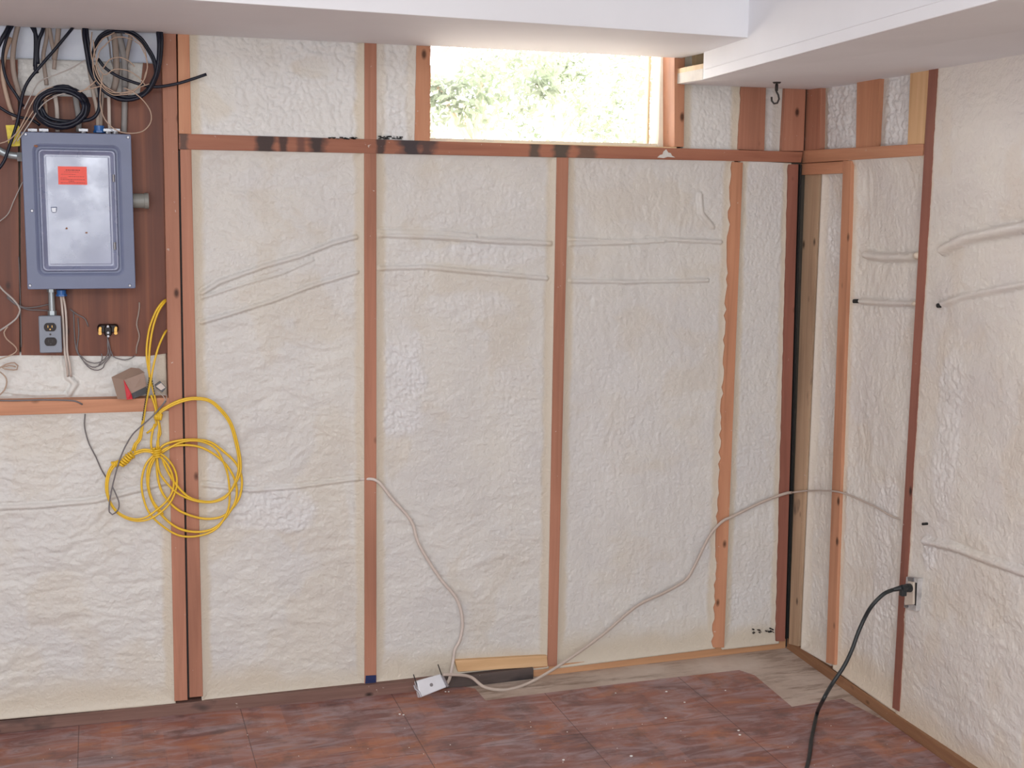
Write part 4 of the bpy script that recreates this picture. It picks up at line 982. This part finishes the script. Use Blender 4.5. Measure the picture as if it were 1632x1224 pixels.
# ------------------------------------------------------------------ loose cables on the walls and floor
cable('house_cable', 'off-white cable hanging from the lower stud down to the junction box', 'cable', [(572, 764, .01), (600, 766, -.006), (625, 795), (655, 830), (668, 868), (700, 920), (728, 955), (737, 990), (733, 1020), (725, 1035), (722, 1055), (717, 1080, -.05), (712, 1090, -.09)], .0050, 'beigel', -.012, .6)
cable('house_cable', 'long beige cable rising from the junction box across the foam to the corner and beyond', 'cable', None or [
    (706, 1075, -.10), (735, 1076, -.09), (752, 1080, -.08), (770, 1094, -.085), (790, 1099, -.085), (815, 1098, -.08), (850, 1085, -.06), (900, 1055, -.04), (960, 1012, -.02), (1015, 966, -.015), (1060, 944, -.015), (1093, 924, -.015), (1108, 900, -.015), (1130, 856, -.015), (1150, 832, -.012), (1170, 822, -.012), (1215, 800, -.012), (1250, 787, -.010), (1262, 785, -.008)], .0052, 'beige', -.01, .6)
cable('house_cable', 'thin end of the beige cable crossing the right-hand foam to the outlet stud', 'cable', [(1262, 785, -.008), (1290, 782, .008), (1330, 783, -.008), (1355, 790, .004), (1395, 808, .008), (1420, 822, .012), (1442, 830, .02)], .0028, 'beige', -.01, 1., plane='r')

# junction box lying on the plate with nails
jb = tag(empty('junction_box', bk(688, 1110, -.10)), 'white square junction box fitting with long screws leaning at the wall foot', 'junction box')
A_ = [bk(*c, dd) for c, dd in (((664, 1085), -.10), ((703, 1074), -.085), ((712.5, 1095), -.10), ((670, 1112), -.12))]
nrm = (A_[1]-A_[0]).cross(A_[3]-A_[0]).normalized()
if nrm.y > 0: nrm = -nrm
bm = bmesh.new(); prism(bm, A_, -nrm*.028); obj('body', bm, M['wbox'], jb, bevel=.004)
cc = sum(A_, Vector())/4
bm = bmesh.new(); cyl(bm, cc-nrm*.001, cc+nrm*.0012, .0055, 16); obj('knockout', bm, M['wbox2'], jb)
for (x0, y0, x1, y1) in ((659, 1075, 667, 1100), (698, 1059, 704, 1076)):
    bm = bmesh.new(); tube(bm, [bk(x0, y0, -.10), bk(x1, y1, -.10)], .0016); obj('long_screw', bm, M['iron'], jb)
bm = bmesh.new(); a = bk(660, 1092, -.10); b = bk(671, 1111, -.118); tube(bm, [a, a.lerp(b, .3)+Vector((-.003, 0, 0)), a.lerp(b, .6)+Vector((.003, 0, 0)), b], .0032); obj('side_clip', bm, M['wbox2'], jb)
bm = bmesh.new(); a = bk(705, 1077, -.09); b = bk(714, 1094, -.10); tube(bm, [a, b], .0040); obj('side_clip', bm, M['wbox2'], jb)

# outlet on the long stud with plug and black cord
so = tag(empty('wall_outlet', rt(1448, 945, 0)), 'ivory outlet in a metal box on the long stud, with a black plug', 'electrical outlet')
def rq(px, d, ext, name, mat, parent, bevel=0):
    bm = bmesh.new(); prism(bm, [rt(x, y, d) for x, y in px], (ext, 0, 0)); return obj(name, bm, M[mat], parent, bevel=bevel)
def k9(pts): return [(1400+x/10.2, 880+y/10.2) for x, y in pts]
rq(k9([(450, 400), (640, 430), (610, 960), (410, 900)]), -.018, .06, 'box', 'wboxd', so, .001)
rq(k9([(480, 470), (565, 490), (560, 850), (420, 860), (425, 640)]), -.026, .010, 'receptacle', 'ivory', so, .0015)
rq(k9([(572, 490), (622, 500), (605, 870), (575, 850)]), -.0195, .004, 'gap_shade', 'soot_and_gap', so)  # black plate paints the shaded gap beside the receptacle
rq(k9([(470, 405), (560, 415), (560, 480), (480, 470)]), -.022, .005, 'mounting_ear', 'steel', so)
rq(k9([(415, 830), (470, 830), (470, 900), (415, 895)]), -.022, .005, 'mounting_ear', 'steel', so)
cp = tag(empty('extension_cord', rt(1440, 940, -.05)), 'black extension cord from the right-hand outlet down across the floor', 'cord')
a = rt(1450, 937, -.028); b = rt(1437, 937, -.065); c = rt(1423, 940, -.085)
bm = bmesh.new(); cyl(bm, a, a.lerp(b, .45), .013, 14, .012); cyl(bm, a.lerp(b, .45), b, .0105, 14, .009); cyl(bm, b, c, .0085, 14, .0055)
p = a.lerp(b, .75); box(bm, p.x-.010, p.x+.006, p.y-.008, p.y+.006, p.z-.023, p.z)
obj('plug', bm, M['cord'], cp, smooth=False, bevel=.001)
pts = [c, rt(1408, 947, -.12), rt(1390, 965, -.15), rt(1378, 985, -.16)]
def free(x, y, X): 
    r = ray(x, y); return CO+r*((X-CO.x)/r.x)
pts += [free(1367, 1010, -.18), free(1358, 1035, -.20), free(1345, 1062, -.23), free(1325, 1092, -.27), free(1312, 1115, -.32)]
pts += [fl(1303, 1134, .030), fl(1298, 1155, .014), fl(1293, 1180, .0098), fl(1290, 1205, .0098), fl(1283, 1235, .0098), fl(1270, 1290, .0098), fl(1240, 1400, .0098)]
bm = bmesh.new(); tube(bm, pts, .0058, n=10); obj('cord', bm, M['cord'], cp, smooth=True)

# iron hook under the right soffit
def onz(x, y, z): return fl(x, y, z)
hb = onz(1238, 131, ZS2); hk = tag(empty('ceiling_hook', hb), 'small dark iron hook screwed under the right soffit', 'hook')
s = (hb-CO).length/F
bm = bmesh.new(); cyl(bm, hb+Vector((0, 0, .001)), hb-Vector((0, 0, .004)), 7*s, 16, 5*s); obj('base_plate', bm, M['iron'], hk)
def hp(dx, dy): return hb + Vector((RT.x, RT.y, 0)).normalized()*dx*s + Vector((0, 0, -dy*s))
bm = bmesh.new(); tube(bm, [hp(0, 1), hp(0, 8), hp(0, 14), hp(3, 19), hp(4.5, 25), hp(2, 31), hp(-3, 32), hp(-6.5, 28), hp(-7, 22)], 1.5*s, n=10); cyl(bm, hp(0, 3), hp(0, 13), 2.4*s, 10)
obj('hook', bm, M['iron'], hk, smooth=True)

# crumbs on the floor
bm = bmesh.new(); rnd = random.Random(3)
spots = [(1062, 1103), (1091, 1120), (1061, 1145), (1156, 1101), (1177, 1165), (1179, 1172), (846, 1159), (904, 1167), (898, 1212), (1006, 1206), (981, 1105), (643, 1140), (637, 1139), (710, 1103), (715, 1103), (629, 1105)]
spots += [(rnd.uniform(50, 1500), rnd.uniform(1150, 1222)) for _ in range(60)]
for i, (x, y) in enumerate(spots):
    p = fl(x, y, .003); s = rnd.uniform(.0018, .0045) if i < 16 else rnd.uniform(.0006, .0018)
    bmesh.ops.create_icosphere(bm, subdivisions=1, radius=s, matrix=Matrix.Translation(p+Vector((0, 0, s*.5))) @ Matrix.Diagonal((1.2, 1, .6, 1)))
tag(obj('foam_crumbs', bm, M['crumb']), 'scattered tiny white foam crumbs on the red brown floor', 'debris', kind='stuff')
